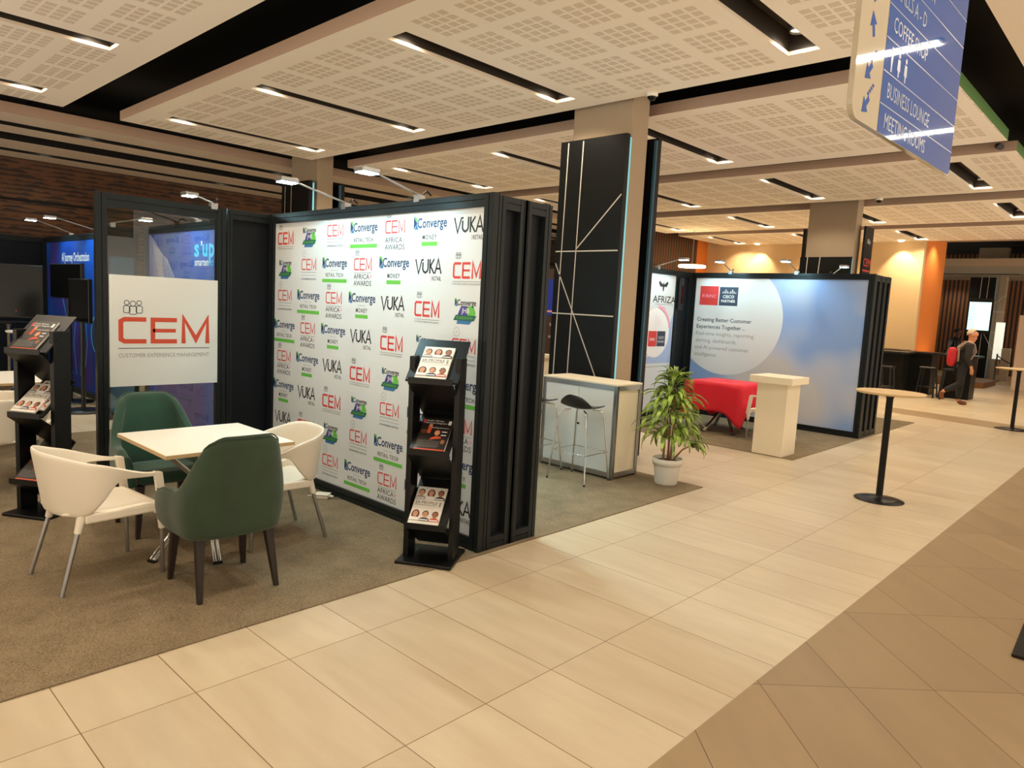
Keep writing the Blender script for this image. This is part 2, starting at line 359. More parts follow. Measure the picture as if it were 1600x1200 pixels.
raft(-3.9, -.8, 1.85, 11.35, ROWS, 'hung perforated ceiling board beyond the left edge of view')
raft(-.25, 2.9, 1.85, 11.3, ROWS, 'hung perforated ceiling board at the top left corner', sx=(.35, 2.77))
raft(3.64, 6.72, 1.85, 11.4, ROWS, 'largest hung perforated ceiling board with four long slots, nearest the camera', sx=(.36, 2.76))
raft(7.45, 10.7, 1.85, 11.4, ROWS, 'hung perforated ceiling board behind the black clad column, green side edge', True, sx=(.45, 2.83))
raft(11.33, 14.5, 1.85, 11.4, ROWS, 'hung ceiling board above the pastel banner wall', True, sx=(.42, 2.8))
raft(15.35, 18.4, 1.85, 11.4, ROWS, 'hung ceiling board beyond the grey column with the posters', True, sx=(.45, 2.6))
raft(19.13, 22.1, 1.85, 11.4, ROWS, 'farthest hung ceiling board, meeting the beige wall', True, sx=(.45, 2.6))
for nm, y0, y1, sy in (('nearer', 12.43, 14.07, 13.28), ('farther', 14.76, 16.75, 15.87)):
    b = MB()
    for a, c in ((y0 + .01, sy - .16), (sy + .16, y1 - .01)): b.box(-9, 19, a, c, H, H + .13, 'plaster')
    for a in (y1 - .01, sy - .16, sy + .15): b.box(-9, 19, a, a + .01, H + .0005, H + .3, 'void_black')
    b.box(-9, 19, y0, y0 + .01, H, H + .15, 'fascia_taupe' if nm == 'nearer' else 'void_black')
    b.box(-9, 19, sy - .16, sy + .16, H + .3, H + .31, 'void_black')
    tag(b.build('ceiling_strip'), 'long narrow ceiling board strip with a dark slot, %s of the two' % nm, 'ceiling', kind='structure')
b = MB(); b.box(-6, 16, -3.4, 1.3, H, H + .14, 'plaster')
for x in (-.4, 3.2, 6.7, 9.66, 12.6): b.box(x - .06, x + .06, -2.2, .02 if x < 8 else .3, H - .004, H + .01, 'recess_dark')
tag(b.build('ceiling_panel'), 'plain hung ceiling board over the dark tiled walkway at the top right', 'ceiling', kind='structure')
for x in (-.4, 3.2, 6.7, 9.66, 12.6):
    b = MB(); b.box(x - .03, x + .03, -2.1, -.02 if x < 8 else .26, H - .03, H - .004, 'tube_light')
    ll = tag(b.build('linear_light'), 'slim white linear ceiling light above the walkway, reflected in the blue sign', 'light', 'linear lights over the walkway')
    d = bpy.data.lights.new('lamp_light', 'AREA'); d.shape = 'RECTANGLE'; d.size = .06; d.size_y = 2.0; d.energy = 26; d.color = (1, .9, .76); lo = bpy.data.objects.new('lamp_light', d); COL.objects.link(lo); lo.parent = ll; lo.location = (x, -1.0, H - .035)

# downlights: one lamp at each end of every slot
def downlight(x, y, lit, label, lc=WARM):
    t = thing('downlight', label, 'light', (x, y, H + .14), 0, 'recessed slot downlights')
    b = MB(); b.lathe([(.062, .05), (.07, .05), (.07, -.02), (.062, -.02), (.062, .02)], 'aluminium', 20); b.build('housing', t)
    b = MB(); b.lathe([(.0, .0), (.061, .0)], 'lamp_warm', 20, smooth=False); b.build('lens', t)
    if lit: spot((0, 0, -.025), lit, lc, 138, .85, .055, parent=t)
    return t
DL = 'round warm recessed downlight at the end of a black ceiling slot'
RX = [(-3.9, .3, 2.42), (-.25, .35, 2.77), (3.64, .36, 2.76), (7.45, .45, 2.83), (11.33, .42, 2.8), (15.35, .45, 2.6), (19.13, .45, 2.6)]
for k, (x0, a, c) in enumerate(RX):
    for y in ROWS:
        for q, x in enumerate((x0 + a + .25, x0 + c - .17)): downlight(x, y, (48, 78, 80, 80, 92, 140, 150)[k], DL, (1, .79, .53) if k > 4 else WARM)
for y in (13.28, 15.87):
    for x in (0.5, 3.8, 7.2, 10.5): downlight(x, y, 25, DL)

# walls
b = MB(); b.box(-9, 22, 16.75, 17.0, 0, 4.75, 'timber_shingle'); b.box(-9, 22, 16.735, 16.75, 3.28, 3.33, 'void_black')
struct(b.build('wall_left'), 'dark timber shingle wall behind the booths on the left', 'wall')
b = MB(); b.box(22.1, 24.6, 5.5, 13.2, 0, 4.75, 'beige_wall'); b.box(22.3, 24.6, 5.46, 5.5, .35, 4.4, 'orange_wall'); b.box(22.1, 22.3, 5.44, 5.5, 0, 4.4, 'beige_wall')
b.box(22.04, 22.1, 5.5, 13.2, 0, .2, 'orange_wall')
struct(b.build('wall_far'), 'beige far wall washed by two lamps, orange at its right end', 'wall')
b = MB(); b.box(17.2, 21.4, 12.0, 12.2, 0, 4.75, 'slat_wood_x'); struct(b.build('wall_slats'), 'dark vertical timber slat wall beside the tall black column', 'wall')
b = MB(); b.box(21.4, 22.1, 12.0, 12.2, 0, 4.75, 'orange_wall'); struct(b.build('trim_1'), 'orange wall strip next to the timber slats', 'wall')
b = MB(); b.box(33.5, 33.7, -6, 12, 0, 4.75, 'slat_wood_y'); struct(b.build('wall_back'), 'vertical timber slat wall at the far right end of the hall', 'wall')
b = MB(); b.box(26, 33.5, -6, 7.5, 3.72, 3.95, 'plaster_grey'); b.box(29.6, 29.75, -6, 7.5, 3.70, 3.72, 'void_black'); b.box(22.3, 24.4, -6, 5.4, 4.3, 4.5, 'plaster_grey')
struct(b.build('ceiling_soffit'), 'lower grey ceiling over the far end of the hall', 'ceiling')
for x, y in ((30.2, 6.3), (28.5, 2.5), (29.4, 4.2), (32.6, 3.4), (32.7, 6.9)):  # lamps added to brighten the dark slats and floor of the far hall
    t = downlight(x, y, 60, 'small round downlight added in the low far ceiling'); t.location.z = 3.715; t['group'] = 'added downlights in the low far ceiling'
for i, y in enumerate((5.95, 10.1)):
    t = thing('wall_washer', ['recessed wall washer lighting the right of the beige wall', 'recessed wall washer lighting the left of the beige wall'][i], 'light', (21.75, y, 4.09))
    b = MB(); b.lathe([(.0, .0), (.06, .0), (.07, -.02)], 'lamp_warm', 18); b.build('lens', t); spot((0, 0, -.04), 78, (1, .8, .52), 80, .5, .04, (.36, 0, -1), t)
# uplight at the orange end
downlight(23.2, 5.0, 0, DL).location.z = 4.28; spot((23.2, 5.0, 4.2), 60, WARM, 120, .8, .05, (0, .25, -1))  # downlight and spot added to light the orange end evenly; no slot here
t = thing('floor_uplight', 'small floor uplight at the foot of the orange wall end', 'light', (23.2, 5.1, 0)); b = MB(); b.lathe([(0, .05), (.08, .05), (.09, 0)], 'black_plastic', 18); b.build('housing', t)
spot((0, 0, .08), 60, (1, .6, .25), 95, .8, .05, (0, .35, 1), t)

def column(name_label, x0, x1, y0, y1, panels, loc_cat='column'):
    t = thing('column', name_label, loc_cat, ((x0 + x1) / 2, (y0 + y1) / 2, 0), 0, None, 'structure')
    cx, cy = (x0 + x1) / 2, (y0 + y1) / 2
    b = MB(); b.box(x0 - cx, x1 - cx, y0 - cy, y1 - cy, 0, 4.75, 'concrete'); b.build('concrete_shaft', t, bevel=.012)
    return t, cx, cy
def clad(t, cx, cy, x, y0, y1, z0, z1, face, lines=(), th=.07):
    'black panel standing off the shaft, with thin inlaid white lines and a strip light down its back edges'
    b = MB(); b.box(x - cx, x + th - cx, y0 - cy, y1 - cy, z0, z1, 'black_panel')
    P = Pl((x - cx, -cy, 0), (0, -1, 0), (0, 0, 1)) if face < 0 else Pl((x + th - cx, -cy, 0), (0, 1, 0), (0, 0, 1))
    for a, c in lines:
        q = [(-a[0], a[1]), (-c[0], c[1])] if face < 0 else [(a[0], a[1]), (c[0], c[1])]
        b.stroke(P, q, .014, 'line_white', 1)
    b.build('cladding_panel', t)
    b = MB(); sx = (x + th) if face < 0 else x
    w = .035
    for y in (y0 + .002, y1 - .034): b.box(sx - cx + (0 if face < 0 else -w), sx - cx + (w if face < 0 else 0), y - cy, y + .03 - cy, z0, z1 - .03, 'strip_teal' if face < 0 else 'strip_blue')
    b.build('light_strip', t)
LN = [((5.51, 3.69), (5.56, .05)), ((5.29, 3.69), (5.34, .05)), ((4.71, 3.05), (5.31, 2.45)), ((5.62, 2.43), (4.71, 2.43)), ((5.61, 2.29), (4.6, .4)), ((5.62, 1.69), (4.71, 1.69))]
t, cx, cy = column('concrete column with tall black panels crossed by thin white lines, behind the counter', 6.83, 7.15, 4.76, 5.62, 0)
clad(t, cx, cy, 6.63, 4.69, 5.625, 0, 3.71, -1, LN); clad(t, cx, cy, 7.27, 4.69, 5.62, 0, 3.78, 1)
L2 = [((a[0] + 6.63, a[1]), (c[0] + 6.63, c[1])) for a, c in LN]
t, cx, cy = column('concrete column rising behind the logo wall, black panel and teal strip light', 6.84, 7.16, 11.4, 12.3, 0)
clad(t, cx, cy, 6.63, 11.32, 12.26, 0, 3.74, -1, L2); clad(t, cx, cy, 7.28, 11.32, 12.26, 0, 3.78, 1)
t, cx, cy = column('grey concrete column behind the pastel banner wall, posters on its sides', 14.95, 15.27, 4.93, 5.88, 0)
clad(t, cx, cy, 14.75, 4.9, 5.9, 0, 3.05, -1, [((5.75, 3.05), (5.8, .05)), ((5.5, 3.05), (5.52, 2.6))])
b = MB(); b.box(-.02, .47, -.62, -.58, .1, 3.68, 'black_panel')
P = Pl((-.02, -.62, 0), (1, 0, 0), (0, 0, 1)); b.text(P, 'Blip', .25, 3.4, h=.09, m='ink_white'); b.text(P, 'CEM', .25, 2.98, h=.16, m='ink_red'); b.rect(P, .03, .45, 2.8, 2.83, 'ink_red')
b.rect(P, .08, .42, 2.55, 2.6, 'ink_white'); b.text(P, 'M', .25, 2.32, h=.1, m='ink_white'); b.rect(P, .08, .4, 2.12, 2.22, 'ink_white'); b.disc(P, .25, 1.9, .14, .08, 'ink_white'); b.disc(P, .25, 1.66, .12, .08, 'ink_white')
b.build('poster_board', t); b = MB(); b.box(-.06, .4, .56, .6, .1, 3.66, 'black_panel'); b.build('poster_board', t)
L4 = [((a[0] + .05, a[1]), (c[0] + .05, c[1])) for a, c in LN]
t, cx, cy = column('black clad column with white lines and a bright screen at the far right', 30.95, 31.3, 4.88, 5.8, 0)
clad(t, cx, cy, 30.7, 5.12, 5.92, 0, 3.66, -1, L4); b = MB(); b.box(-.2, .2, -.5, -.3, 0, 3.9, 'concrete'); b.build('side_pier', t)
# ------------------------------------------------------------ exhibition walls, banners, logos
def frame_x(b, x, th, y0, y1, z1=2.5, w=.09, posts=(), bot=.1, top=.09):
    'black aluminium frame of a wall lying in a plane x = const: posts and grooved rails'
    for y in (y0, y1 - w) + tuple(posts):
        b.box(x, x + th, y, y + w * .46, 0, z1, 'frame_black'); b.box(x, x + th, y + w * .54, y + w, 0, z1, 'frame_black'); b.box(x + .008, x + th - .008, y + .01, y + w - .01, 0, z1 - .005, 'frame_black')
    for z0, h in ((0.0, bot), (z1 - top, top)):
        b.box(x + .002, x + th - .002, y0 + w, y1 - w, z0, z0 + h * .46, 'frame_black'); b.box(x + .002, x + th - .002, y0 + w, y1 - w, z0 + h * .54, z0 + h, 'frame_black'); b.box(x + .01, x + th - .01, y0 + w, y1 - w, z0 + .004, z0 + h - .004, 'frame_black')
def frame_y(b, y, th, x0, x1, z1=2.5, w=.08, posts=(), bot=.1, top=.09):
    for x in (x0, x1 - w) + tuple(posts):
        b.box(x, x + w * .46, y, y + th, 0, z1, 'frame_black'); b.box(x + w * .54, x + w, y, y + th, 0, z1, 'frame_black'); b.box(x + .01, x + w - .01, y + .008, y + th - .008, 0, z1 - .005, 'frame_black')
    for z0, h in ((0.0, bot), (z1 - top, top)):
        b.box(x0 + w, x1 - w, y + .002, y + th - .002, z0, z0 + h * .46, 'frame_black'); b.box(x0 + w, x1 - w, y + .002, y + th - .002, z0 + h * .54, z0 + h, 'frame_black'); b.box(x0 + w, x1 - w, y + .01, y + th - .01, z0 + .004, z0 + h - .004, 'frame_black')

def cem_letters(b, P, x, y, w, h, t, m, l=1):
    'wide squared CEM lettering from (x, y) lower left'
    u = w / 3.18
    def q(pts, ox): return [(x + ox + a * u, y + c * h) for a, c in pts]
    k = t / h / 2; kk = t / u / 2
    b.stroke(P, q([(.92, 1 - k), (.2, 1 - k), (kk, 1 - .16), (kk, .16), (.2, k), (.92, k)], 0), t, m, l)
    b.stroke(P, q([(.92, 1 - k), (kk, 1 - k), (kk, k), (.92, k)], 1.06 * u), t, m, l); b.stroke(P, q([(kk, .5), (.88, .5)], 1.06 * u), t * .85, m, l)
    b.stroke(P, q([(kk, 0), (kk, 1), (.53, .16), (1.04 - kk, 1), (1.04 - kk, 0)], 2.14 * u), t, m, l)
def people_icon(b, P, x, y, s, t, m, l=1):
    for dx, dy, r in ((-.34, .05, .85), (.34, .05, .85), (0, 0, 1.0)):
        b.ring(P, x + dx * s, y + (.3 + dy) * s, .13 * s * r, .13 * s * r + t, m, l, 16)
        hw = .2 * s * r; y0 = y - .32 * s + (0 if dx == 0 else .08 * s); y1 = y + .1 * s + dy * s * .5
        b.stroke(P, [(x + dx * s - hw, y1), (x + dx * s - hw, y0 + .06 * s), (x + dx * s - hw * .7, y0), (x + dx * s + hw * .7, y0), (x + dx * s + hw, y0 + .06 * s), (x + dx * s + hw, y1), (x + dx * s + hw * .6, y1 + .05 * s), (x + dx * s - hw * .6, y1 + .05 * s)], t, m, l, True)
def converge(b, P, x, y, w, m='ink_navy'):
    h = w * .2
    s = h * .62; x0 = x - w / 2
    b.poly(P, [(x0, y - s), (x0 + s * .9, y), (x0, y + s)], 'ink_navy'); b.poly(P, [(x0, y + s), (x0 + s * .55, y + s), (x0 + s * 1.2, y + .1 * s), (x0 + s * .8, y + .2 * s)], 'ink_green')
    b.poly(P, [(x0 + .2 * s, y - s), (x0 + s * 1.2, y - s), (x0 + s * .8, y - .1 * s)], 'ink_blue')
    b.text(P, 'Converge', x0 + w * .115, y, w=w * .885, h=h * .95, m=m, al='l', bold=.018)
def logo(b, P, k, x, y):
    if k == 'A' or k == 'C' or k == 'E':
        w = .29 if k == 'A' else .25; h = .115 if k == 'A' else .10; dy = 0 if k == 'A' else .045
        cem_letters(b, P, x - w / 2, y - h / 2 + dy, w, h, .017 if k == 'A' else .011, 'ink_red')
        if k == 'C': b.ring(P, x - w * .32, y + h * .62 + dy + .035, .03, .033, 'ink_grey', 1, 16); b.stroke(P, [(x - w * .36, y + h * .62 + dy + .025), (x - w * .28, y + h * .62 + dy + .045)], .004, 'ink_grey')
        else: people_icon(b, P, x - w * .32, y + h * .62 + dy + .028, .055, .003, 'ink_slate')
        b.rect(P, x - w / 2, x + w / 2, y - h / 2 + dy - .022, y - h / 2 + dy - .018, 'ink_grey')
        if k == 'A': b.text(P, 'CUSTOMER EXPERIENCE MANAGEMENT', x, y - h / 2 - .038, w=w, h=.013, m='ink_grey')
        if k == 'C':
            b.rect(P, x - w / 2, x + w / 2, y - .055, y - .052, 'ink_grey'); b.text(P, 'JOHANNESBURG EDITION', x, y - .085, w=w, h=.016, m='ink_navy')
        if k == 'E':
            b.text(P, 'AFRICA', x - .015, y - .055, w=.22, h=.04, m='ink_black'); b.text(P, 'AWARDS', x, y - .11, w=.25, h=.042, m='ink_black'); b.disc(P, x + .115, y - .055, .012, .012, 'ink_pink')
    elif k == 'B':
        P = Pl(P.p(x, y), P.u, P.v); P.u = P.u * .85; P.v = P.v * .85; x = y = 0
        converge(b, P, x, y + .075, .26, 'ink_black')
        b.poly(P, [(x - .09, y - .03), (x - .05, y + .045), (x + .03, y + .045), (x + .03, y - .03)], 'ink_violet'); b.poly(P, [(x + .03, y - .03), (x + .03, y + .045), (x + .1, y + .045), (x + .13, y - .01), (x + .12, y - .03)], 'ink_green')
        b.text(P, 'JHB', x + .005, y + .008, h=.042, m='ink_white', l=2)
        b.poly(P, [(x - .14, y - .075), (x - .11, y - .03), (x + .14, y - .03), (x + .11, y - .075)], 'ink_teal', 2); b.text(P, 'ROADSHOW', x, y - .053, h=.024, m='ink_green', l=3)
        b.poly(P, [(x - .1, y - .105), (x - .09, y - .075), (x + .09, y - .075), (x + .06, y - .105)], 'ink_blue', 1)
    elif k == 'D' or k == 'F':
        converge(b, P, x, y + .06, .38); b.text(P, 'AFRICA', x, y - .005, h=.014, m='ink_grey', space=1.8)
        if k == 'D': b.text(P, 'RETAIL TECH', x, y - .045, w=.27, h=.032, m='ink_black', space=1.25, bold=.01); b.rect(P, x - .19, x + .19, y - .11, y - .08, 'ink_green')
        else: b.text(P, 'MONEY', x, y - .045, w=.16, h=.036, m='ink_black', space=1.3, bold=.01); b.rect(P, x - .09, x + .09, y - .11, y - .08, 'ink_green')
    elif k == 'G':
        x0 = x - .15; y0 = y - .025; k8 = .82; P = Pl(P.p(x0, y0), P.u, P.v); P.u = P.u * k8; P.v = P.v * k8; h = .13; y0 = 0; x0 = 0; t = .019
        b.stroke(P, [(x0, y0 + h), (x0 + .045, y0), (x0 + .09, y0 + h)], t * .9, 'ink_black')
        b.stroke(P, [(x0 + .105, y0 + h * .78), (x0 + .105, y0 + h * .3), (x0 + .117, y0 + .02), (x0 + .142, y0 + .008), (x0 + .166, y0 + .02), (x0 + .178, y0 + h * .3), (x0 + .178, y0 + h)], t, 'ink_black'); b.disc(P, x0 + .105, y0 + h * .95, .01, .01, 'ink_black', 1, 10)
        b.stroke(P, [(x0 + .205, y0), (x0 + .205, y0 + h)], t, 'ink_black'); b.stroke(P, [(x0 + .262, y0 + h), (x0 + .213, y0 + h * .53), (x0 + .265, y0)], t * .9, 'ink_black')
        b.stroke(P, [(x0 + .275, y0), (x0 + .318, y0 + h), (x0 + .36, y0)], t * .9, 'ink_black'); b.rect(P, x0 + .295, x0 + .342, y0 + h * .28, y0 + h * .41, 'ink_black')
        b.rect(P, x0 + .222, x0 + .226, y0 - .065, y0 - .02, 'ink_red'); b.text(P, 'RETAIL', x0 + .24, y0 - .042, w=.125, h=.038, m='ink_black', al='l')

# wall 1: the logo backdrop
t = thing('display_wall', 'large white backdrop wall printed with rows of CEM, Converge and VUKA logos, black frame', 'display wall', (3.38, 3.43, 0))
b = MB(); b.box(.025, .04, .04, 3.02, .08, 2.44, 'banner_white'); P = Pl((.025, 0, 0), (0, -1, 0), (0, 0, 1))
for j in range(8):
    for i in range(7): logo(b, P, 'ABCDEFG'[(i + j) % 7], -(2.78 - .42 * i), 2.27 - .288 * j)
for yy in (1.0, 2.0): b.rect(P, -yy - .001, -yy + .001, .1, 2.42, 'plaster', .5)
b.build('banner', t)
b = MB(); frame_x(b, 0, .06, 0, 3.06); b.build('frame', t, bevel=.002)
b = MB()
for x0, x1 in ((.05, .345), (.315, .61)): frame_y(b, 0, .07, x0, x1, 2.49, .075)
b.build('end_frame', t, bevel=.002)
b = MB(); b.box(.1, .33, .05, .06, .05, 2.45, 'infill_black'); b.box(.36, .58, .05, .06, .05, 2.45, 'infill_black'); b.build('end_panel', t)
b = MB(); frame_x(b, .55, .06, .02, 3.06); b.box(.575, .585, .05, 3.0, .05, 2.45, 'infill_black'); b.box(.6, .605, .1, 2.98, .08, 2.43, 'banner_white'); b.build('rear_frame', t)

# the glass wall with the CEM sign
YB = 6.48
t = thing('glass_partition', 'black framed partition with a clear pane and a white CEM sign hung on it', 'partition', (1.88, YB, 0))
b = MB(); frame_y(b, 0, .06, 0, 1.08, 2.5, .085, bot=.09, top=.11); b.build('frame', t, bevel=.002)
b = MB(); b.box(.08, 1.0, .026, .034, .09, 2.4, 'pane_glass'); b.build('glass_pane', t)
b = MB(); b.box(.092, 1.0, -.004, .024, .9, 1.84, 'sign_white'); P = Pl((0, -.004, 0), (1, 0, 0), (0, 0, 1))
cem_letters(b, P, .16, 1.265, .765, .225, .038, 'ink_orange'); people_icon(b, P, .275, 1.56, .145, .006, 'ink_slate')
b.rect(P, .16, .925, 1.222, 1.228, 'ink_slate'); b.text(P, 'CUSTOMER EXPERIENCE MANAGEMENT', .54, 1.165, w=.76, h=.034, m='ink_grey'); b.build('sign_panel', t)
t = thing('partition_panel', 'solid black panel between the clear pane and the logo backdrop', 'partition', (2.97, YB, 0))
b = MB(); frame_y(b, 0, .06, 0, .5, 2.5, .05, bot=.09, top=.09); b.build('frame', t, bevel=.002); b = MB(); b.box(.04, .46, .03, .04, .05, 2.45, 'infill_black'); b.build('infill_panel', t)

# smarten up wall seen through the pane
t = thing('display_wall', 'violet blue backdrop wall with the bright s\'up lettering, seen through the clear pane', 'display wall', (3.4, 7.45, 0))
b = MB(); b.box(.0, .02, .08, 2.2, .06, 2.42, 'violet_print'); P = Pl((0, 0, 0), (0, -1, 0), (0, 0, 1))
def Q(y): return -(y - 7.45)
b.text(P, 's', Q(8.19), 2.22, h=.19, w=.13, m='ink_sky', bold=.03); b.text(P, ',', Q(8.06), 2.33, h=.13, m='ink_white', bold=.03); b.text(P, 'u', Q(7.97), 2.22, h=.19, w=.13, m='ink_sky', bold=.03); b.text(P, 'p', Q(7.8), 2.22, h=.2, w=.14, m='ink_sky', bold=.03)
b.text(P, 'smarten', Q(8.24), 2.06, w=.36, h=.085, m='ink_white', al='l', bold=.01); b.text(P, 'up', Q(7.85), 2.06, w=.1, h=.085, m='ink_sky', al='l')
for k in range(26):
    f = k / 25; y0 = 2.42 - .75 * f; b.stroke(P, [(Q(9.62), y0), (Q(9.62 - .42 - .5 * f * f), 2.15 - .55 * f - .1 * sin(3 * f))], .006, 'ink_white')
for k in range(14):
    f = k / 13; b.stroke(P, [(Q(9.5 - .45 * f), 2.3 - .2 * f), (Q(9.25 - .5 * f), 1.8), (Q(9.15 - .62 * f), 1.2)], .005, 'ink_white')
b.poly(P, [(Q(8.1), .95), (Q(7.55), .75), (Q(7.55), 1.1), (Q(7.8), 1.15)], 'ink_violet')
b.build('banner', t); b = MB(); frame_x(b, -.02, .06, 0, 2.3); b.build('frame', t)
t = thing('display_wall', 'short dark wall with a teal lower panel, left of the violet backdrop behind the glass', 'display wall', (3.0, 10.0, 0))
b = MB(); b.box(.03, .4, .02, .04, .05, 2.2, 'teal_print'); P = Pl((0, .02, 0), (1, 0, 0), (0, 0, 1)); b.text(P, 'ns', .24, 1.83, h=.12, w=.26, m='ink_black'); b.build('banner', t)
b = MB(); b.box(.03, .4, .0, .03, 2.12, 2.42, 'infill_black'); frame_y(b, 0, .06, 0, .4, w=.05); b.build('frame', t)
# blue wall far left
t = thing('display_wall', 'bright blue backdrop wall reading AI Journey Orchestration at far left', 'display wall', (3.4, 11.35, 0))
b = MB(); b.box(.0, .02, .08, 3.0, .06, 2.42, 'blue_print'); P = Pl((0, 0, 0), (0, -1, 0), (0, 0, 1)); b.text(P, 'AI Journey Orchestration', -1.4, 2.16, w=1.42, h=.14, m='ink_white', bold=.012)
for k in range(5): b.stroke(P, [(-2.1 + .3 * k, 1.5), (-1.9 + .25 * k, 1.2), (-2.2 + .34 * k, .8), (-1.8 + .2 * k, .3)], .02, 'ink_sky')
b.poly(P, [(-.25, 1.5), (-.1, 1.6), (-.08, 1.72), (-.2, 1.6)], 'ink_red'); b.disc(P, -.35, 1.0, .3, .3, 'ink_sky'); b.disc(P, -.35, 1.0, .27, .27, 'ink_navy', 2)
b.build('banner', t); b = MB(); frame_x(b, -.02, .06, 0, 3.12); b.build('frame', t)
t = thing('display_wall', 'dark navy wall at the left edge behind the big television', 'display wall', (-2.0, 14.45, 0))
b = MB(); b.box(.05, 5.4, .02, .04, .05, 2.44, 'infill_black'); b.build('infill_panel', t); b = MB(); frame_y(b, 0, .06, 0, 5.44, posts=(1.8, 3.6)); b.build('frame', t)

# wall 2: the pastel wall
X2 = 11.39
t = thing('display_wall', 'pastel backdrop wall with a pale circle, red and slate squares and Creating Better Customer text', 'display wall', (X2, 3.41, 0))
b = MB(); b.box(.02, .035, .06, 2.98, .08, 2.43, 'pastel_print'); P = Pl((.02, 0, 0), (0, -1, 0), (0, 0, 1))
def Q(y): return -(y - 3.41)
pts = []; cyy, czz, R0 = 5.72, 1.72, .97
pts = [(Q(cyy) + R0 * cos(a), czz + R0 * sin(a)) for a in [2 * pi * k / 72 for k in range(72)]]
pts = [(min(max(a, Q(6.38)), 9), min(c, 2.42)) for a, c in pts]; b.poly(P, pts, 'banner_white')
b.rect(P, Q(6.27), Q(5.92), 1.94, 2.27, 'ink_red', 2); b.rect(P, Q(5.9), Q(5.56), 1.94, 2.26, 'ink_slate', 2)
b.text(P, 'IRINC', Q(6.06), 2.1, w=.2, h=.055, m='ink_pink', l=3); 
for k in range(3): b.rect(P, Q(6.23), Q(6.18), 2.08 + .02 * k, 2.088 + .02 * k, 'ink_pink', 3)
for k, hh in enumerate((.02, .04, .07, .04, .02, .04, .07, .04, .02)): b.rect(P, Q(5.85) + .03 * k, Q(5.85) + .03 * k + .012, 2.15, 2.15 + hh, 'ink_white', 3)
b.text(P, 'CISCO', Q(5.73), 2.095, w=.21, h=.05, m='ink_white', l=3, bold=.02); b.text(P, 'PARTNER', Q(5.73), 2.02, w=.26, h=.045, m='ink_white', l=3, bold=.02)
for k, (s, m) in enumerate((('Creating Better Customer', 'ink_slate'), ('Experiences Together ..', 'ink_slate'), ('Real-time insights, reporting,', 'ink_grey'), ('alerting, dashboards,', 'ink_grey'), ('and AI powered customer', 'ink_grey'), ('intelligence', 'ink_grey'))):
    b.text(P, s, Q(6.29), 1.69 - .122 * k, h=.066, m=m, l=2, al='l', bold=.012 if k < 2 else .002)
b.build('banner', t)
b = MB(); frame_x(b, 0, .06, 0, 3.04); b.build('frame', t, bevel=.002)
b = MB()
for k in range(3): frame_y(b, 0, .07, .05 + .24 * k, .31 + .24 * k, 2.49, .07)
b.build('end_frame', t); b = MB(); b.box(.06, .78, .05, .06, .05, 2.45, 'infill_black'); b.build('end_panel', t)
b = MB(); frame_x(b, .72, .06, .02, 3.04); b.box(.74, .75, .05, 3.0, .05, 2.45, 'infill_black'); b.build('rear_frame', t)
# return wall with the AFRIZA banner
t = thing('display_wall', 'narrow side wall with the white AFRIZA banner and a dark panel, left of the pastel wall', 'display wall', (9.35, 6.45, 0))
def U(x): return x - 9.35
b = MB(); b.box(U(9.95), U(10.92), .03, .045, .06, 2.42, 'banner_white'); P = Pl((0, .03, 0), (1, 0, 0), (0, 0, 1))
b.poly(P, [(U(9.97), .9), (U(10.9), .9), (U(10.9), 1.75), (U(10.6), 1.2), (U(10.3), 1.02), (U(9.97), 1.0)], 'ink_pale'); b.disc(P, U(10.38), 1.42, .42, .42, 'ink_white', 2, 40)
b.stroke(P, [(U(10.38) + .44 * cos(a), 1.42 + .44 * sin(a)) for a in [.2 + .13 * k for k in range(11)]], .06, 'ink_pink', 2)
b.text(P, 'AFRIZA', U(10.58), 1.99, w=.72, h=.115, m='ink_black', bold=.01); b.rect(P, U(10.3), U(10.88), 1.9, 1.91, 'ink_grey'); b.text(P, 'AFRICA', U(10.58), 1.85, h=.03, m='ink_grey')
b.disc(P, U(10.52), 2.2, .025, .08, 'ink_black', 1, 12)
for sg in (-1, 1): b.poly(P, [(U(10.52) + sg * .02, 2.24), (U(10.52) + sg * .13, 2.3), (U(10.52) + sg * .15, 2.26), (U(10.52) + sg * .1, 2.2), (U(10.52) + sg * .02, 2.2)][::sg], 'ink_black')
b.rect(P, U(10.16), U(10.42), 1.19, 1.45, 'ink_red', 3); b.rect(P, U(10.43), U(10.69), 1.19, 1.45, 'ink_slate', 3); b.text(P, 'IRINC', U(10.29), 1.31, w=.16, h=.05, m='ink_white', l=4); b.text(P, 'CISCO', U(10.56), 1.34, w=.18, h=.045, m='ink_white', l=4); b.text(P, 'PARTNER', U(10.56), 1.27, w=.2, h=.035, m='ink_white', l=4)
b.rect(P, U(9.97), U(10.9), .84, .85, 'ink_grey'); b.build('banner', t)
b = MB(); b.box(U(9.4), U(9.74), .03, .045, .06, 2.42, 'banner_white'); P = Pl((0, .03, 0), (1, 0, 0), (0, 0, 1)); b.rect(P, U(9.45), U(9.7), 1.5, 1.75, 'ink_blue'); b.build('side_banner', t)
b = MB(); b.box(U(10.95), U(11.36), .03, .045, .06, 2.42, 'infill_black'); b.build('infill_panel', t)
b = MB(); frame_y(b, 0, .06, 0, 2.04, posts=(.39, .5, 1.56)); b.build('frame', t)

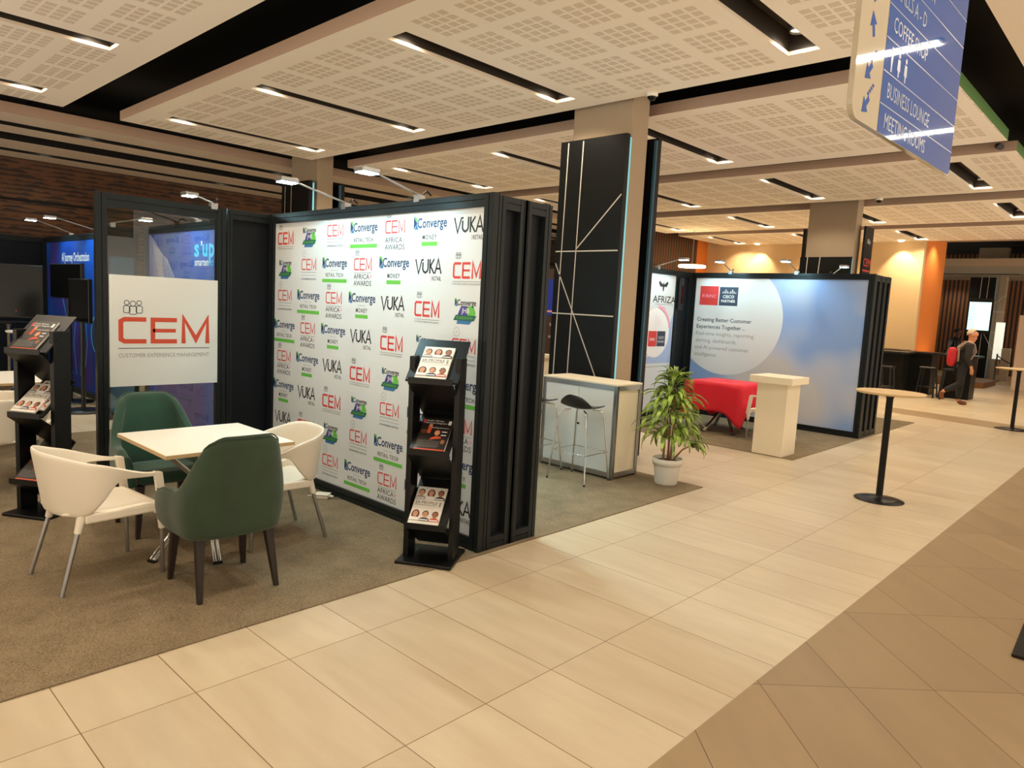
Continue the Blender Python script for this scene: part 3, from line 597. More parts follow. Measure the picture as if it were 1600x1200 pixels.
# lamp arms clamped on the wall tops
def arm_lamp(x, y, hx, hz, label, en=27, z=2.5):
    t = thing('arm_lamp', label, 'lamp', (x, y, z), 0, 'floodlights on arms above the display walls'); d = hx - x; s = 1 if d > 0 else -1
    b = MB(); b.box(-.03, .03, -.03, .03, -.02, .035, 'aluminium'); b.tube([(-.02 * s, 0, .03), (-.07 * s, 0, .075), (-.12 * s, .01, .05)], .007, 'black_plastic', 8); b.build('clamp', t)
    b = MB(); b.tube([(0, 0, .035), (d * .92, 0, hz - z + .01)], .008, 'aluminium', 8); b.build('arm', t)
    h = MB(); h.box(d - .075, d + .075, -.06, .06, hz - z - .01, hz - z + .025, 'aluminium', bev=.008); ho = h.build('lamp_head', t)
    g = MB(); g.box(d - .065, d + .065, -.05, .05, hz - z - .016, hz - z - .011, 'lamp_cool'); g.build('lens', ho)
    spot((d, 0, hz - z - .03), en, COOL, 130, .5, .05, (-.5 * s, 0, -1), t); return t
arm_lamp(3.4, 5.21, 2.86, 2.63, 'bright floodlight on an arm above the logo backdrop, left of its two')
arm_lamp(3.4, 4.24, 2.93, 2.63, 'bright floodlight on an arm above the logo backdrop, right of its two')
arm_lamp(3.96, 5.7, 4.5, 2.62, 'floodlight on the rear of the logo wall, farther of its two', 110); arm_lamp(3.96, 4.9, 4.5, 2.62, 'floodlight on the rear of the logo wall, nearer of its two', 110)
arm_lamp(3.42, 13.01, 2.88, 2.68, 'floodlight on an arm over the blue backdrop wall, left of its two', 26)
arm_lamp(3.42, 11.75, 2.83, 2.65, 'floodlight on an arm over the blue backdrop wall, right of its two', 26)
arm_lamp(3.42, 8.21, 2.89, 2.62, 'floodlight on an arm over the violet backdrop, behind the clear pane', 26)
arm_lamp(X2 + .03, 5.73, 11.0, 2.66, 'floodlight on an arm above the pastel wall, left of its two')
arm_lamp(X2 + .03, 4.6, 10.95, 2.66, 'floodlight on an arm above the pastel wall, right of its two')
arm_lamp(X2 + .75, 4.3, 12.65, 2.7, 'floodlight facing away on the rear of the pastel wall', 10)
def arm_y(x, y, hx, hy, hz, label, en):
    t = arm_lamp(x, y, x + math.hypot(hx - x, hy - y), hz, label, en); t.rotation_euler.z = math.atan2(hy - y, hx - x); return t
arm_y(2.85, 6.51, 2.85, 7.03, 2.645, 'bright floodlight on an arm above the clear pane of the glass partition', 20)
arm_y(10.3, 6.48, 10.3, 6.0, 2.64, 'floodlight on an arm above the AFRIZA banner', 20)
arm_y(3.1, 10.03, 3.5, 10.03, 2.62, 'thin unlit looking arm lamp above the teal panel behind the glass', 6)
# ------------------------------------------------------------ carpets
def carpet(x0, x1, y0, y1, label):
    b = MB(); b.box(x0, x1, y0, y1, 0.0005, .008, 'carpet_pile'); return tag(b.build('carpet'), label, 'carpet')
carpet(-4, 6.55, 3.395, 9.3, 'brown grey carpet under the green chairs and the counter')
carpet(8.83, 14.42, 3.385, 9.0, 'grey carpet under the podium and the red table')
carpet(-4, 3.3, 11.3, 14.4, 'dark grey carpet in front of the blue backdrop wall')
ZC = .008   # carpet top

# ------------------------------------------------------------ white armchair (front = +x)
def sstep(a, b, x):
    t = min(1, max(0, (x - a) / (b - a))); return t * t * (3 - 2 * t)
def white_chair(label, legs='aluminium', cup='white_plastic'):
    t = thing('armchair', label, 'chair')
    rows = []; N = 36
    for j in range(9):
        f = j / 8; r = []
        for i in range(N + 1):
            u = -1 + 2 * i / N; a = abs(u)
            if a < .5:
                th = a / .5 * pi / 2; x = -.05 - .21 * cos(th) ** .8; y = .285 * sin(th) ** .85
            else: x = -.05 + (a - .5) / .5 * .30; y = .285 - .02 * sstep(.7, 1, a)
            y *= (1 if u > 0 else -1)
            top = .80 - .155 * sstep(.12, .95, a) - .0 * a; bot = .43 + .20 * sstep(.36, .66, a) - .01 * sstep(.66, 1, a)
            z = bot + (top - bot) * f; x2 = x - .055 * (z - .43) / .37 * (1 - sstep(.3, .8, a)); y2 = y * (1 - .10 * (1 - f) * (1 - sstep(.5, 1, a)))
            r.append((x2, y2, z))
        rows.append(r)
    b = MB(); b.grid(rows, 'white_plastic'); b.build('backrest', t, solid=.02, subsurf=1)
    b = MB(); rows = []
    for j in range(11):
        f = j / 10; x = -.25 + .50 * f; hw = .19 + .055 * sstep(0, .6, f); rows.append([(x, hw * (-1 + 2 * i / 10), .445 + .02 * abs(-1 + 2 * i / 10) ** 2 - .012 * sin(pi * f) - (.02 if f > .98 else 0)) for i in range(11)])
    b.grid(rows, 'white_plastic', flip=True); b.build('seat', t, solid=.026, off=-1, subsurf=1)
    b = MB(); b.box(.22, .255, -.25, .25, .38, .45, 'white_plastic'); b.box(-.16, .23, -.245, -.225, .39, .445, 'white_plastic'); b.box(-.16, .23, .225, .245, .39, .445, 'white_plastic'); b.build('seat_rim', t, bevel=.01)
    for sg in (-1, 1):
        b = MB(); y = sg * .265
        b.prism([(.205, y - .014, .652), (.258, y - .014, .640), (.292, y - .014, .37), (.245, y - .014, .37)], 'white_plastic', (0, .028, 0)); b.build('arm_support', t, bevel=.006)
    for sx, sy in ((1, 1), (1, -1), (-1, 1), (-1, -1)):
        tp = (.26, sy * .25, .42) if sx > 0 else (-.15, sy * .205, .5); ft = (.27, sy * .245, .0) if sx > 0 else (-.285, sy * .24, .0)
        tp, ft = Vector(tp), Vector(ft); k = tp.lerp(ft, .3)
        b = MB(); b.tube([k, ft], .0125, legs, 12); lg = b.build('leg', t)
        b = MB(); b.tube([tp, k + (ft - tp) * .02], [.03, .019], cup, 12); b.build('leg_socket', lg)
    return t
c0 = white_chair('white plastic armchair left of the white table, nearest, its back to the camera')
c0.location = (1.335, 4.625, ZC); c0.rotation_euler.z = radians(5)
G = 'white plastic armchairs'; c0['group'] = G
dup(c0, (2.475, 4.62, ZC), radians(176), 'white plastic armchair against the logo backdrop, half behind the green chair', G)
dup(c0, (1.52, 7.55, ZC), radians(62), 'white plastic armchair seen from behind at the white table on the left edge', G)
dup(c0, (1.25, 7.0, ZC), radians(75), 'chair at the left edge of which only thin metal legs with black tips show', G)
dup(c0, (9.98, 4.17, ZC), radians(92), 'white armchair half hidden by the white podium beside the red table', G)

# ------------------------------------------------------------ green upholstered chair (front = +x)
def green_chair(label, m):
    t = thing('armchair', label, 'chair'); rows = []; N = 44; edge = []
    for j in range(10):
        f = j / 9; r = []
        for i in range(N + 1):
            u = -1 + 2 * i / N; a = abs(u)
            if a < .46:
                th = a / .46 * pi / 2; x = -.02 - .225 * cos(th) ** .45; y = .275 * sin(th) ** .62
            else: x = -.02 + (a - .46) / .54 * .27; y = .275 + .012 * sin(pi * (a - .46) / .54)
            y *= (1 if u > 0 else -1)
            top = .955 - .045 * sstep(.12, .31, a) - .295 * sstep(.29, .46, a) - .035 * sstep(.6, .85, a) - .14 * sstep(.88, 1.0, a); bot = .35 + .025 * sstep(.5, 1, a)
            z = bot + (top - bot) * f; bk = 1 - sstep(.3, .6, a)
            x2 = x - .085 * ((z - .35) / .6) ** 1.3 * bk; y2 = y * (1 - .24 * sstep(.55, .95, z) * 1.0) * (1 - .08 * (1 - sstep(.35, .5, z)))
            r.append((x2, y2, z))
        rows.append(r)
    b = MB(); b.grid(rows, m); b.build('shell', t, solid=.062, off=0, subsurf=1)
    b = MB(); b.tube([Vector(p) + Vector((p[0] - .02, p[1], 0)).normalized() * .024 + Vector((0, 0, -.004)) for p in rows[-1][3:-3]], .0045, m, 8); b.build('piping', t)
    b = MB(); b.box(-.19, .26, -.235, .235, .36, .475, m, bev=.03); b.build('seat', t, subsurf=1)
    for sx, sy in ((1, 1), (1, -1), (-1, 1), (-1, -1)):
        tp = Vector((.19 * sx + (0 if sx > 0 else .02), sy * .2, .37)); ft = Vector((.215 if sx > 0 else -.245, sy * .225, 0)); b = MB()
        V = []
        for p, w in ((tp, .026), (ft, .014)):
            for dx, dy in ((-1, -1), (1, -1), (1, 1), (-1, 1)): V.append((p.x + dx * w, p.y + dy * w, p.z))
        b.add(V, [(0, 1, 2, 3), (7, 6, 5, 4), (1, 0, 4, 5), (2, 1, 5, 6), (3, 2, 6, 7), (0, 3, 7, 4)], 'leg_dark'); b.build('leg', t, bevel=.004)
    return t
g0 = green_chair('olive green upholstered armchair with dark legs, its high back to the camera', 'velvet_olive'); g0.location = (1.835, 4.045, ZC); g0.rotation_euler.z = radians(88)
g1 = green_chair('emerald green velvet armchair facing the camera behind the white table', 'velvet_green'); g1.location = (1.95, 5.31, ZC); g1.rotation_euler.z = radians(-92)

# ------------------------------------------------------------ white tables
def cross_table(label, loc, sx, sy, rz=0, ang=(200, 256, 20, 76)):
    t = thing('table', label, 'table', loc, rz); b = MB(); b.box(-sx / 2, sx / 2, -sy / 2, sy / 2, .728, .745, 'laminate_white'); b.box(-sx / 2 - .002, sx / 2 + .002, -sy / 2 - .002, sy / 2 + .002, .72, .742, 'laminate_edge'); b.build('tabletop', t)
    for a in ang:
        a = radians(a); d = Vector((cos(a), sin(a), 0)); b = MB(); n = Vector((-d.y, d.x, 0)) * .014
        b.tube([d * -.36 + n + Vector((0, 0, .72)), n + Vector((0, 0, .40)), d * .43 + n + Vector((0, 0, .012))], .012, 'chrome', 12)
        b.tube([d * -.36 - n + Vector((0, 0, .72)), -n + Vector((0, 0, .40)), d * .43 - n + Vector((0, 0, .012))], .012, 'chrome', 12)
        lg = b.build('leg', t); b = MB(); b.box(-.028, .028, -.016, .016, 0, .018, 'black_plastic', Matrix.Translation(d * .43) @ Matrix.Rotation(a + pi / 2, 4, 'Z')); b.build('foot', lg)
    b = MB(); b.lathe([(.0, .44), (.05, .44), (.05, .36), (0, .36)], 'chrome', 16); b.build('hub', t)
    return t
cross_table('white square table with crossed chrome legs between the green chairs', (2.04, 4.75, ZC), .845, .845)
cross_table('white table at the left edge beyond the magazine rack', (1.5, 8.75, ZC), .95, 1.1)
tb = cross_table('folding table hidden under the red cloth, only its crossed legs show', (10.15, 5.0, ZC), .9, .9, 0, (165, 225, -15, 45))
# red cloth
b = MB(); rows = []; N = 64; hw = .462
def sq(t, r):
    c, s = cos(t), sin(t); k = 1 / max(abs(c), abs(s)); return c * k * r, s * k * r
for j in range(12):
    r = []
    for i in range(N + 1):
        th = 2 * pi * i / N + pi / 4
        x, y = sq(th, hw); cr = abs(sin(2 * th)) ** 12
        if j < 3: k = (j + .001) / 2.0; k = min(k, 1); r.append((x * k, y * k, .752))
        else:
            f = (j - 2) / 9; drop = .42 + .2 * cr; w = 1 + .035 * f * sin(th * 9) * (1 - cr) + .05 * f * cr + .02 * f
            r.append((x * w, y * w, .752 - drop * f))
    rows.append(r)
b.grid(rows, 'cloth_red', flip=True); o = b.build('tablecloth', None, (10.15, 5.0, ZC), solid=.004); tag(o, 'bright red cloth draped over the table beside the podium', 'tablecloth')

# ------------------------------------------------------------ bar tables
def bar_table(label, loc, r, top, base, h=1.1, fr=.19):
    t = thing('bar_table', label, 'table', loc); b = MB(); b.lathe([(0, h - .022), (r - .012, h - .022), (r, h - .008), (r, h), (0, h)], top, 56, smooth=False); b.build('tabletop', t)
    b = MB(); b.lathe([(.034, .02), (.032, .06), (.032, h - .07), (.05, h - .03), (.11, h - .024)], base, 24); b.build('pole', t)
    b = MB(); b.lathe([(0, 0), (fr, 0), (fr, .006), (fr * .6, .018), (.045, .028), (.03, .05)], base, 48); b.build('base', t); return t
bar_table('round wooden topped bar table on a black pole, nearest on the pale tiles', (7.66, 2.04, 0), .315, 'wood_top', 'rack_black', 1.1, .23)
bar_table('round wooden topped bar table on a black pole cut by the right edge', (15.4, 2.05, 0), .36, 'wood_top', 'rack_black', 1.1, .27)
bar_table('dark high table with a chrome pole at the left edge before the televisions', (2.62, 13.3, 0), .3, 'black_plastic', 'chrome', 1.1, .22)
bar_table('small white high table with a chrome pole before the blue wall', (2.42, 11.2, 0), .25, 'laminate_white', 'chrome', 1.08, .2)

# ------------------------------------------------------------ magazine racks
def rack(label, loc, rz):
    'zigzag tiers between two posts; front = -y'
    t = thing('magazine_rack', label, 'rack', loc, rz); b = MB(); b.box(-.195, .195, -.19, .19, 0, .022, 'rack_black', bev=.004); b.build('base', t)
    for sg in (-1, 1):
        b = MB(); b.box(sg * .158 - .018, sg * .158 + .018, -.075, .075, .022, 1.385, 'rack_black'); b.build('post', t, bevel=.002)
    F, B = -.155, .14
    Z = [1.49, 1.235, .985, .765, .52, .265, .06]
    for k in range(3):
        z0, z1, z2 = Z[2 * k], Z[2 * k + 1], Z[2 * k + 2]; w = .178 if k == 0 else .139
        b = MB(); y0 = B if k == 0 else B
        b.prism([(-w, B, z0), (-w, F + .01, z1), (-w, F + .014, z1 - .012), (-w, B + .008, z0 - .006)], 'rack_black', (2 * w, 0, 0)); b.build('tray', t)
        w2 = .139 if k else .15
        b = MB(); b.prism([(-w2, F - .012, z1 + .022), (-w2, F - .018, z1 + .022), (-w2, F - .018, z1 - .018), (-w2, B + .01, z2 - .004), (-w2, B + .016, z2 + .004), (-w2, F - .008, z1 - .008)], 'rack_black', (2 * w2, 0, 0)); b.build('front_panel', t)
    return t, F, B, Z
def face(b, P, x, y, s, skin, hair, cloth, long=False):
    if long: b.disc(P, x, y - s * .05, s * .62, s * .8, hair, 2, 16)
    b.poly(P, [(x - s * .85, y - s * 1.15), (x - s * .7, y - s * .72), (x - s * .25, y - s * .5), (x + s * .25, y - s * .5), (x + s * .7, y - s * .72), (x + s * .85, y - s * 1.15)], cloth, 3)
    if not long: b.disc(P, x, y + s * .14, s * .5, s * .56, hair, 3, 16)
    b.rect(P, x - s * .16, x + s * .16, y - s * .62, y - s * .2, skin, 4); b.disc(P, x, y, s * .4, s * .5, skin, 5, 16)
    for q in (-1, 1): b.disc(P, x + q * s * .16, y + s * .06, s * .05, s * .04, hair, 6, 8)
    b.rect(P, x - s * .12, x + s * .12, y - s * .26, y - s * .21, 'ink_pink', 6)
def magazine(kind, label, Mx, group=None):
    b = MB(); b.box(-.105, .105, 0, .297, 0, .014, 'paper')
    P = Pl((0, 0, .0145), (1, 0, 0), (0, 1, 0))
    if kind == 'profile':
        for r, yy in ((0, .245), (1, .075)):
            for c in range(3):
                q = r * 3 + c; face(b, P, -.068 + .068 * c, yy, .044, ['skin_a', 'skin_a', 'skin_b', 'skin_a', 'skin_a', 'skin_b'][q], ['ink_black', 'ink_brown', 'ink_black', 'ink_brown', 'ink_black', 'ink_brown'][q], ['ink_grey', 'ink_white', 'ink_black', 'paper', 'ink_slate', 'ink_fire'][q], q in (1, 3))
                b.rect(P, -.098 + .068 * c, -.04 + .068 * c, yy - .048, yy - .04, 'ink_white', 7)
        b.rect(P, -.1, .1, .133, .19, 'paper', 2); b.text(P, 'SA PROFILE', -.015, .168, w=.155, h=.022, m='ink_black', l=3); b.rect(P, -.092, .06, .147, .15, 'ink_black', 3); b.rect(P, .075, .088, .142, .18, 'ink_grey', 3)
    else:
        b.rect(P, -.105, .105, 0, .297, 'paper_dark', 1); b.rect(P, -.105, .105, 0, .012, 'ink_fire', 2)
        b.text(P, 'South African', -.02, .268, w=.12, h=.014, m='ink_white', l=3); b.text(P, 'Business Integrator', -.005, .247, w=.15, h=.014, m='ink_white', l=3); b.rect(P, -.1, -.085, .24, .275, 'ink_red', 3); b.rect(P, .075, .096, .235, .272, 'ink_white', 3)
        b.poly(P, [(-.05, .15), (-.03, .15), (-.025, .22), (-.035, .232), (-.055, .215)], 'ink_fire', 3); b.disc(P, -.04, .222, .012, .014, 'skin_a', 4); b.disc(P, .02, .155, .018, .022, 'skin_a', 4); b.disc(P, .02, .163, .019, .02, 'ink_fire', 3)
        b.poly(P, [(-.02, .09), (.01, .1), (.06, .11), (.05, .125), (.02, .13), (-.01, .11)], 'ink_fire', 3); b.disc(P, -.075, .165, .024, .02, 'ink_brown', 3); b.disc(P, .075, .08, .014, .02, 'skin_b', 3)
        b.text(P, 'Leading innovation', .03, .205, w=.12, h=.011, m='ink_white', l=3)
        for k in range(2): b.rect(P, .05, .085, .165 - .03 * k, .173 - .03 * k, 'ink_white', 3)
        for k in range(6): b.stroke(P, [(-.095, .03 + .011 * k), (-.02 + .01 * (k % 3), .028 + .011 * k), (.05 + .01 * (k % 2), .032 + .009 * k)], .002, 'ink_grey', 3)
    o = b.build('magazine'); o.matrix_world = Mx; return tag(o, label, 'magazine', group)
def mag_matrix(loc, rz, F, B, z0, z1, dx=0, tilt=0, lift=.002):
    'lay a magazine on a tray whose front edge is (F, z1) and back edge (B, z0)'
    a = math.atan2(z0 - z1, B - F); base = Matrix.Translation(loc) @ Matrix.Rotation(rz, 4, 'Z')
    return base @ Matrix.Translation((dx, F + .005, z1)) @ Matrix.Rotation(a, 4, 'X') @ Matrix.Translation((0, .006, lift)) @ Matrix.Rotation(tilt, 4, 'Z')
RL = (3.08, 3.575, .004); RZ = math.atan2(-.328, .21)
t, F_, B_, Z_ = rack('black zigzag magazine rack in front of the logo backdrop', RL, RZ)
for k, kind, lb, dx in ((0, 'profile', 'SA Profile magazine on the top tray of the rack before the logo backdrop', -.01), (1, 'dark', 'dark covered business magazine on the middle tray of the rack before the logo backdrop', .0), (2, 'profile', 'SA Profile magazine on the lowest tray of the rack before the logo backdrop', -.02)):
    magazine(kind, lb, mag_matrix(RL, RZ, F_, B_, Z_[2 * k], Z_[2 * k + 1], dx))
RL2 = (1.41, 6.14, ZC); RZ2 = math.atan2(5.972 - 6.244, 1.442 - 1.293) + .06
t, F_, B_, Z_ = rack('black zigzag magazine rack at the left beside the clear pane', RL2, RZ2)
for k, kind, lb, dx, lf in ((0, 'dark', 'dark covered business magazine on the top tray of the left rack', -.015, .002), (1, 'profile', 'SA Profile magazine lying in front on the middle tray of the left rack', -.02, .018), (2, 'dark', 'dark covered business magazine on the lowest tray of the left rack', 0, .002)):
    magazine(kind, lb, mag_matrix(RL2, RZ2, F_, B_, Z_[2 * k], Z_[2 * k + 1], dx, 0, lf))
m = mag_matrix(RL2, RZ2, F_, B_, Z_[2], Z_[3], .01, 0, .002) @ Matrix.Translation((0, .05, 0)); magazine('profile', 'SA Profile magazine half covered behind another on the middle tray of the left rack', m)
# power adapter
t = thing('power_adapter', 'small white power box on the carpet at the foot of the logo backdrop', 'adapter', (3.27, 5.26, ZC), radians(-50))
b = MB(); b.box(-.06, .06, -.04, .04, 0, .032, 'white_plastic', bev=.006); b.build('body', t); b = MB(); b.box(-.065, .065, -.045, .045, .032, .042, 'white_plastic', bev=.004); b.build('cover', t)
for sg in (-1, 1): b = MB(); b.tube([(sg * .06, 0, .02), (sg * .095, 0, .018)], [.012, .008], 'white_plastic', 10); b.build('plug', t)
b = MB(); b.tube([(.095, 0, .018), (.15, .01, .012), (.21, .03, .006)], .004, 'black_plastic', 8); b.tube([(-.095, 0, .018), (-.14, .02, .006)], .004, 'white_plastic', 8); b.build('cord', t)
# ------------------------------------------------------------ counter, stools, plant, podium
t = thing('counter', 'white exhibition counter with aluminium edges and two doors, in front of the tall black column', 'counter', (5.96, 4.12, ZC))
D, Wd, Hc = .46, 1.0, 1.0
b = MB()
for x in (0, D - .04):
    for y in (0, Wd - .04):
        b.box(x, x + .04, y, y + .04, 0, Hc - .02, 'aluminium'); 
        for q in (.012, .026): b.box(x - .001, x + .041, y + q, y + q + .003, 0, Hc - .02, 'black_plastic')
        for q in (.012, .026): b.box(x + q, x + q + .003, y - .001, y + .041, 0, Hc - .02, 'black_plastic')
for z0, z1 in ((0.02, .07), (Hc - .07, Hc - .02)):
    for x in (.004, D - .036): b.box(x, x + .032, .04, Wd - .04, z0, z1, 'aluminium')
    for y in (.004, Wd - .036): b.box(.04, D - .04, y, y + .032, z0, z1, 'aluminium')
b.build('frame', t)
b = MB(); b.box(.0, D, 0, Wd, Hc - .02, Hc, 'white_paint', bev=.003); b.build('countertop', t)
b = MB(); b.box(.04, D - .04, .018, .026, .07, Hc - .07, 'white_paint'); b.box(.04, D - .04, Wd - .026, Wd - .018, .07, Hc - .07, 'white_paint'); b.box(D - .026, D - .018, .04, Wd - .04, .07, Hc - .07, 'white_paint'); b.build('side_panel', t)
for y0, y1 in ((.042, .498), (.502, .958)):
    b = MB(); b.box(.01, .022, y0, y1, .072, Hc - .072, 'sign_white'); d = b.build('door', t)
    if y0 < .1:
        b = MB(); b.box(-.004, .012, .47, .492, .52, .54, 'black_plastic'); b.build('lock', d)

def bar_stool(label, loc, rz):
    t = thing('bar_stool', label, 'stool', loc, rz); rows = []
    prof = [(.185, .735), (.16, .75), (.08, .742), (-.02, .738), (-.11, .748), (-.165, .79), (-.19, .86), (-.197, .895)]
    for k, (x, z) in enumerate(prof):
        hw = [.15, .185, .2, .2, .2, .195, .165, .10][k]; r = []
        for i in range(13):
            v = -1 + i / 6; cv = .03 * v * v if z < .78 else 0; r.append((x + (0.055 * v * v if z >= .78 else 0) + (.02 * (1 - v * v) if k == 0 else 0), hw * v, z + cv - (.03 * v * v if z > .85 else 0)))
        rows.append(r)
    b = MB(); b.grid(rows, 'black_plastic', flip=True); b.build('seat', t, solid=.012, subsurf=1)
    ft = [(.215, .235), (.215, -.235), (-.215, .235), (-.215, -.235)]
    for x, y in ft:
        b = MB(); b.tube([(x * .35, y * .35, .725), (x * .62, y * .64, .715), (x * .72, y * .74, .66), (x, y, 0)], .009, 'chrome', 10); lg = b.build('leg', t); b = MB(); b.lathe([(.012, 0), (.012, .02), (.009, .022)], 'black_plastic', 10, (x, y)); b.build('foot', lg)
    b = MB(); k = .915
    q = [(ft[i][0] * k, ft[i][1] * k, .3) for i in (0, 1, 3, 2)]
    for i in range(4): b.tube([q[i], q[(i + 1) % 4]], .006, 'chrome', 8)
    b.build('footrest', t); return t
s0 = bar_stool('black shelled bar stool with chrome legs, wholly in view before the white counter', (5.715, 4.37, ZC), radians(2)); s0['group'] = 'black bar stools at the white counter'
dup(s0, (5.69, 4.98, ZC), radians(-3), 'black shelled bar stool half hidden behind the end of the logo wall', 'black bar stools at the white counter')

t = thing('potted_plant', 'leafy potted corn plant in a white pot at the corner of the carpet', 'plant', (6.33, 3.70, ZC))
b = MB(); b.lathe([(0, 0), (.105, 0), (.115, .02), (.135, .2), (.137, .205), (.148, .205), (.155, .275), (.146, .275), (.14, .235), (0, .235)], 'pot_white', 40); b.build('pot', t)
b = MB(); b.lathe([(0, .245), (.10, .243), (.142, .238)], 'soil', 24); b.build('soil', t)
stems = [((-.05, .02), (-.05, .03), .95), ((.02, -.02), (.03, -.03), 1.02), ((.06, .03), (.03, .03), .7)]
side = [(.07, -.02, .24), (.13, -.09, .36), (.20, -.17, .42)]
for i, ((x0, y0), (x1, y1), h) in enumerate(stems):
    b = MB(); b.tube([(x0, y0, .22), ((x0 + x1) / 2 + .008, (y0 + y1) / 2, .22 + h * .4), (x1 * .6, y1 * .6, .22 + h * .8)], [.013, .011, .006], 'cane', 8); b.build('stem', t)
b = MB(); b.tube(side, [.01, .008, .005], 'cane', 8); b.build('stem', t)
rnd = random.Random(5); b = MB()
def leaf(p, az, el, L, w, droop):
    d = Vector((cos(az), sin(az), 0)); s = Vector((-sin(az), cos(az), 0)); rows = []; q = Vector(p); e = el; n = 8
    for k in range(n + 1):
        f = k / n; ww = w * (sin(pi * min(1, f * .94 + .05)) ** .65); nrm = Vector((0, 0, 1)) * cos(e) - d * sin(e)
        rows.append([q - s * ww + nrm * ww * .35, q.copy(), q + s * ww + nrm * ww * .35]); q = q + (d * cos(e) + Vector((0, 0, 1)) * sin(e)) * (L / n); e -= droop / n
    b.grid(rows, 'leaf')
for k in range(185):
    z = rnd.choice([.52, .6, .68, .74, .8, .86, .92, .97, 1.02, 1.06, 1.1]) + rnd.uniform(-.03, .03); rr = max(.02, .19 * (1 - abs(z - .66) / .55)); a = rnd.uniform(0, 2 * pi)
    leaf((rr * cos(a) * .6, rr * sin(a) * .6, z), a + rnd.uniform(-.4, .4), rnd.uniform(.1, .8) if z < 1.0 else rnd.uniform(.5, 1.3), rnd.uniform(.24, .38) * (1 if z < .92 else .62), rnd.uniform(.017, .027), rnd.uniform(1.3, 2.5))
for k in range(16): leaf((.19 + rnd.uniform(-.03, .02), -.16 + rnd.uniform(-.02, .03), .41 + rnd.uniform(-.03, .02)), rnd.uniform(-1.9, .7), rnd.uniform(0, .7), rnd.uniform(.16, .27), .018, rnd.uniform(1.5, 2.4))
for k in range(5): leaf((.02, -.01, 1.08), rnd.uniform(0, 6.28), rnd.uniform(1.0, 1.45), rnd.uniform(.14, .2), .013, .8)
b.build('foliage', t, solid=.0015)

t = thing('podium', 'white podium with an overhanging top at the edge of the right carpet', 'podium', (8.83, 3.53, ZC))
b = MB(); b.box(0, .41, 0, .40, 0, .93, 'white_paint', bev=.004); b.build('body', t); b = MB(); b.box(-.075, .47, -.08, .48, .93, 1.02, 'white_paint', bev=.004); b.build('top', t)

# ------------------------------------------------------------ hanging sign, cameras, ring light, televisions
sd = Vector((.99969, -.02473, 0)); so = Vector((4.0326, .9244, 2.497))
t = thing('hanging_sign', 'blue hanging direction sign with white arrows strip, at the top right', 'sign', so, math.atan2(sd.y, sd.x))
b = MB(); pts = []
for (cx, cz, a0) in ((-1.25, .06, pi), (-.02, .02, 1.5 * pi), (-.02, 1.3, 0), (-1.25, 1.3, pi / 2)):
    r = .06 if cx < -1 else .02
    for k in range(6): a = a0 + pi / 2 * k / 5; pts.append((cx + r * cos(a), cz + r * sin(a)))
b.prism([(a, 0, c) for a, c in pts], 'sign_cream', (0, .02, 0)); P = Pl((0, 0, 0), (1, 0, 0), (0, 0, 1))
b.poly(P, [(-1.035, .002), (-.02, .002), (-.001, .02), (-.001, 1.318), (-1.035, 1.318)], 'sign_blue', 1)
for k in range(10): b.rect(P, -1.035, -.001, .108 + .122 * k, .112 + .122 * k, 'sign_line', 2)
for z, s, w in ((.057, 'MEETING ROOMS', .54), (.172, 'BUSINESS LOUNGE', .56), (.420, 'COFFEE SHOP', .44), (.542, 'HALLS A - D', .38), (.664, 'REGISTRATION', .46), (.786, 'AUDITORIUM', .42)):
    b.text(P, s, -.97, z, w=w, h=.058, m='sign_line', l=2, al='l')
for k in range(3):
    x = -.955 + .085 * k; b.disc(P, x, .325, .011, .011, 'sign_line', 2, 10); b.poly(P, [(x - .014, .31), (x + .014, .31), (x + (.018 if k else .008), .27), (x + .007, .262), (x + .007, .242), (x - .007, .242), (x - .007, .262), (x - (.018 if k else .008), .27)], 'sign_line', 2)
def arrow(x, z, a, s=1.0):
    c, q = cos(a), sin(a)
    b.poly(P, [(x + s * (u * c - v * q), z + s * (u * q + v * c)) for u, v in ((-.04, -.011), (.0, -.011), (.0, -.034), (.05, .0), (.0, .034), (.0, .011), (-.04, .011))], 'sign_blue', 1)
for z in (.09, .21):
    arrow(-1.18, z - .02, radians(225)); 
    for k in range(4): b.rect(P, -1.175 + .014 * k, -1.155 + .014 * k, z + .015 + .013 * k, z + .025 + .013 * k, 'sign_blue')
arrow(-1.18, .35, radians(110)); arrow(-1.18, .47, radians(250)); arrow(-1.18, .60, radians(250))
b.build('panel', t)
for x in (-1.0, -.25):
    b = MB(); b.tube([(x, .01, 1.31), (x, .01, 4.1 - 2.497)], .008, 'aluminium', 8); b.build('hanger', t)
def dome(x, y, label):
    t = thing('security_camera', label, 'camera', (x, y, H), 0, 'dome cameras'); b = MB(); b.lathe([(0, 0), (.062, 0), (.065, -.035), (.05, -.045)], 'dome_white', 24); b.build('housing', t)
    b = MB(); b.lathe([(.05, -.04), (.046, -.06), (.03, -.08), (0, -.09)], 'glass_black', 24); b.build('lens_dome', t)
dome(6.66, 4.42, 'white dome security camera at the edge of the ceiling board by the tall black column'); dome(14.42, 4.4, 'white dome security camera on the ceiling board beyond the pastel wall')
t = thing('security_camera', 'black bullet camera on the end of the ceiling board beside the green edge', 'camera', (11.28, 2.05, 4.17)); b = MB(); b.tube([(0, 0, 0), (-.16, -.06, -.05)], .04, 'black_plastic', 14); b.build('housing', t); b = MB(); b.tube([(.04, 0, .02), (0, 0, 0)], .02, 'black_plastic', 10); b.build('bracket', t)
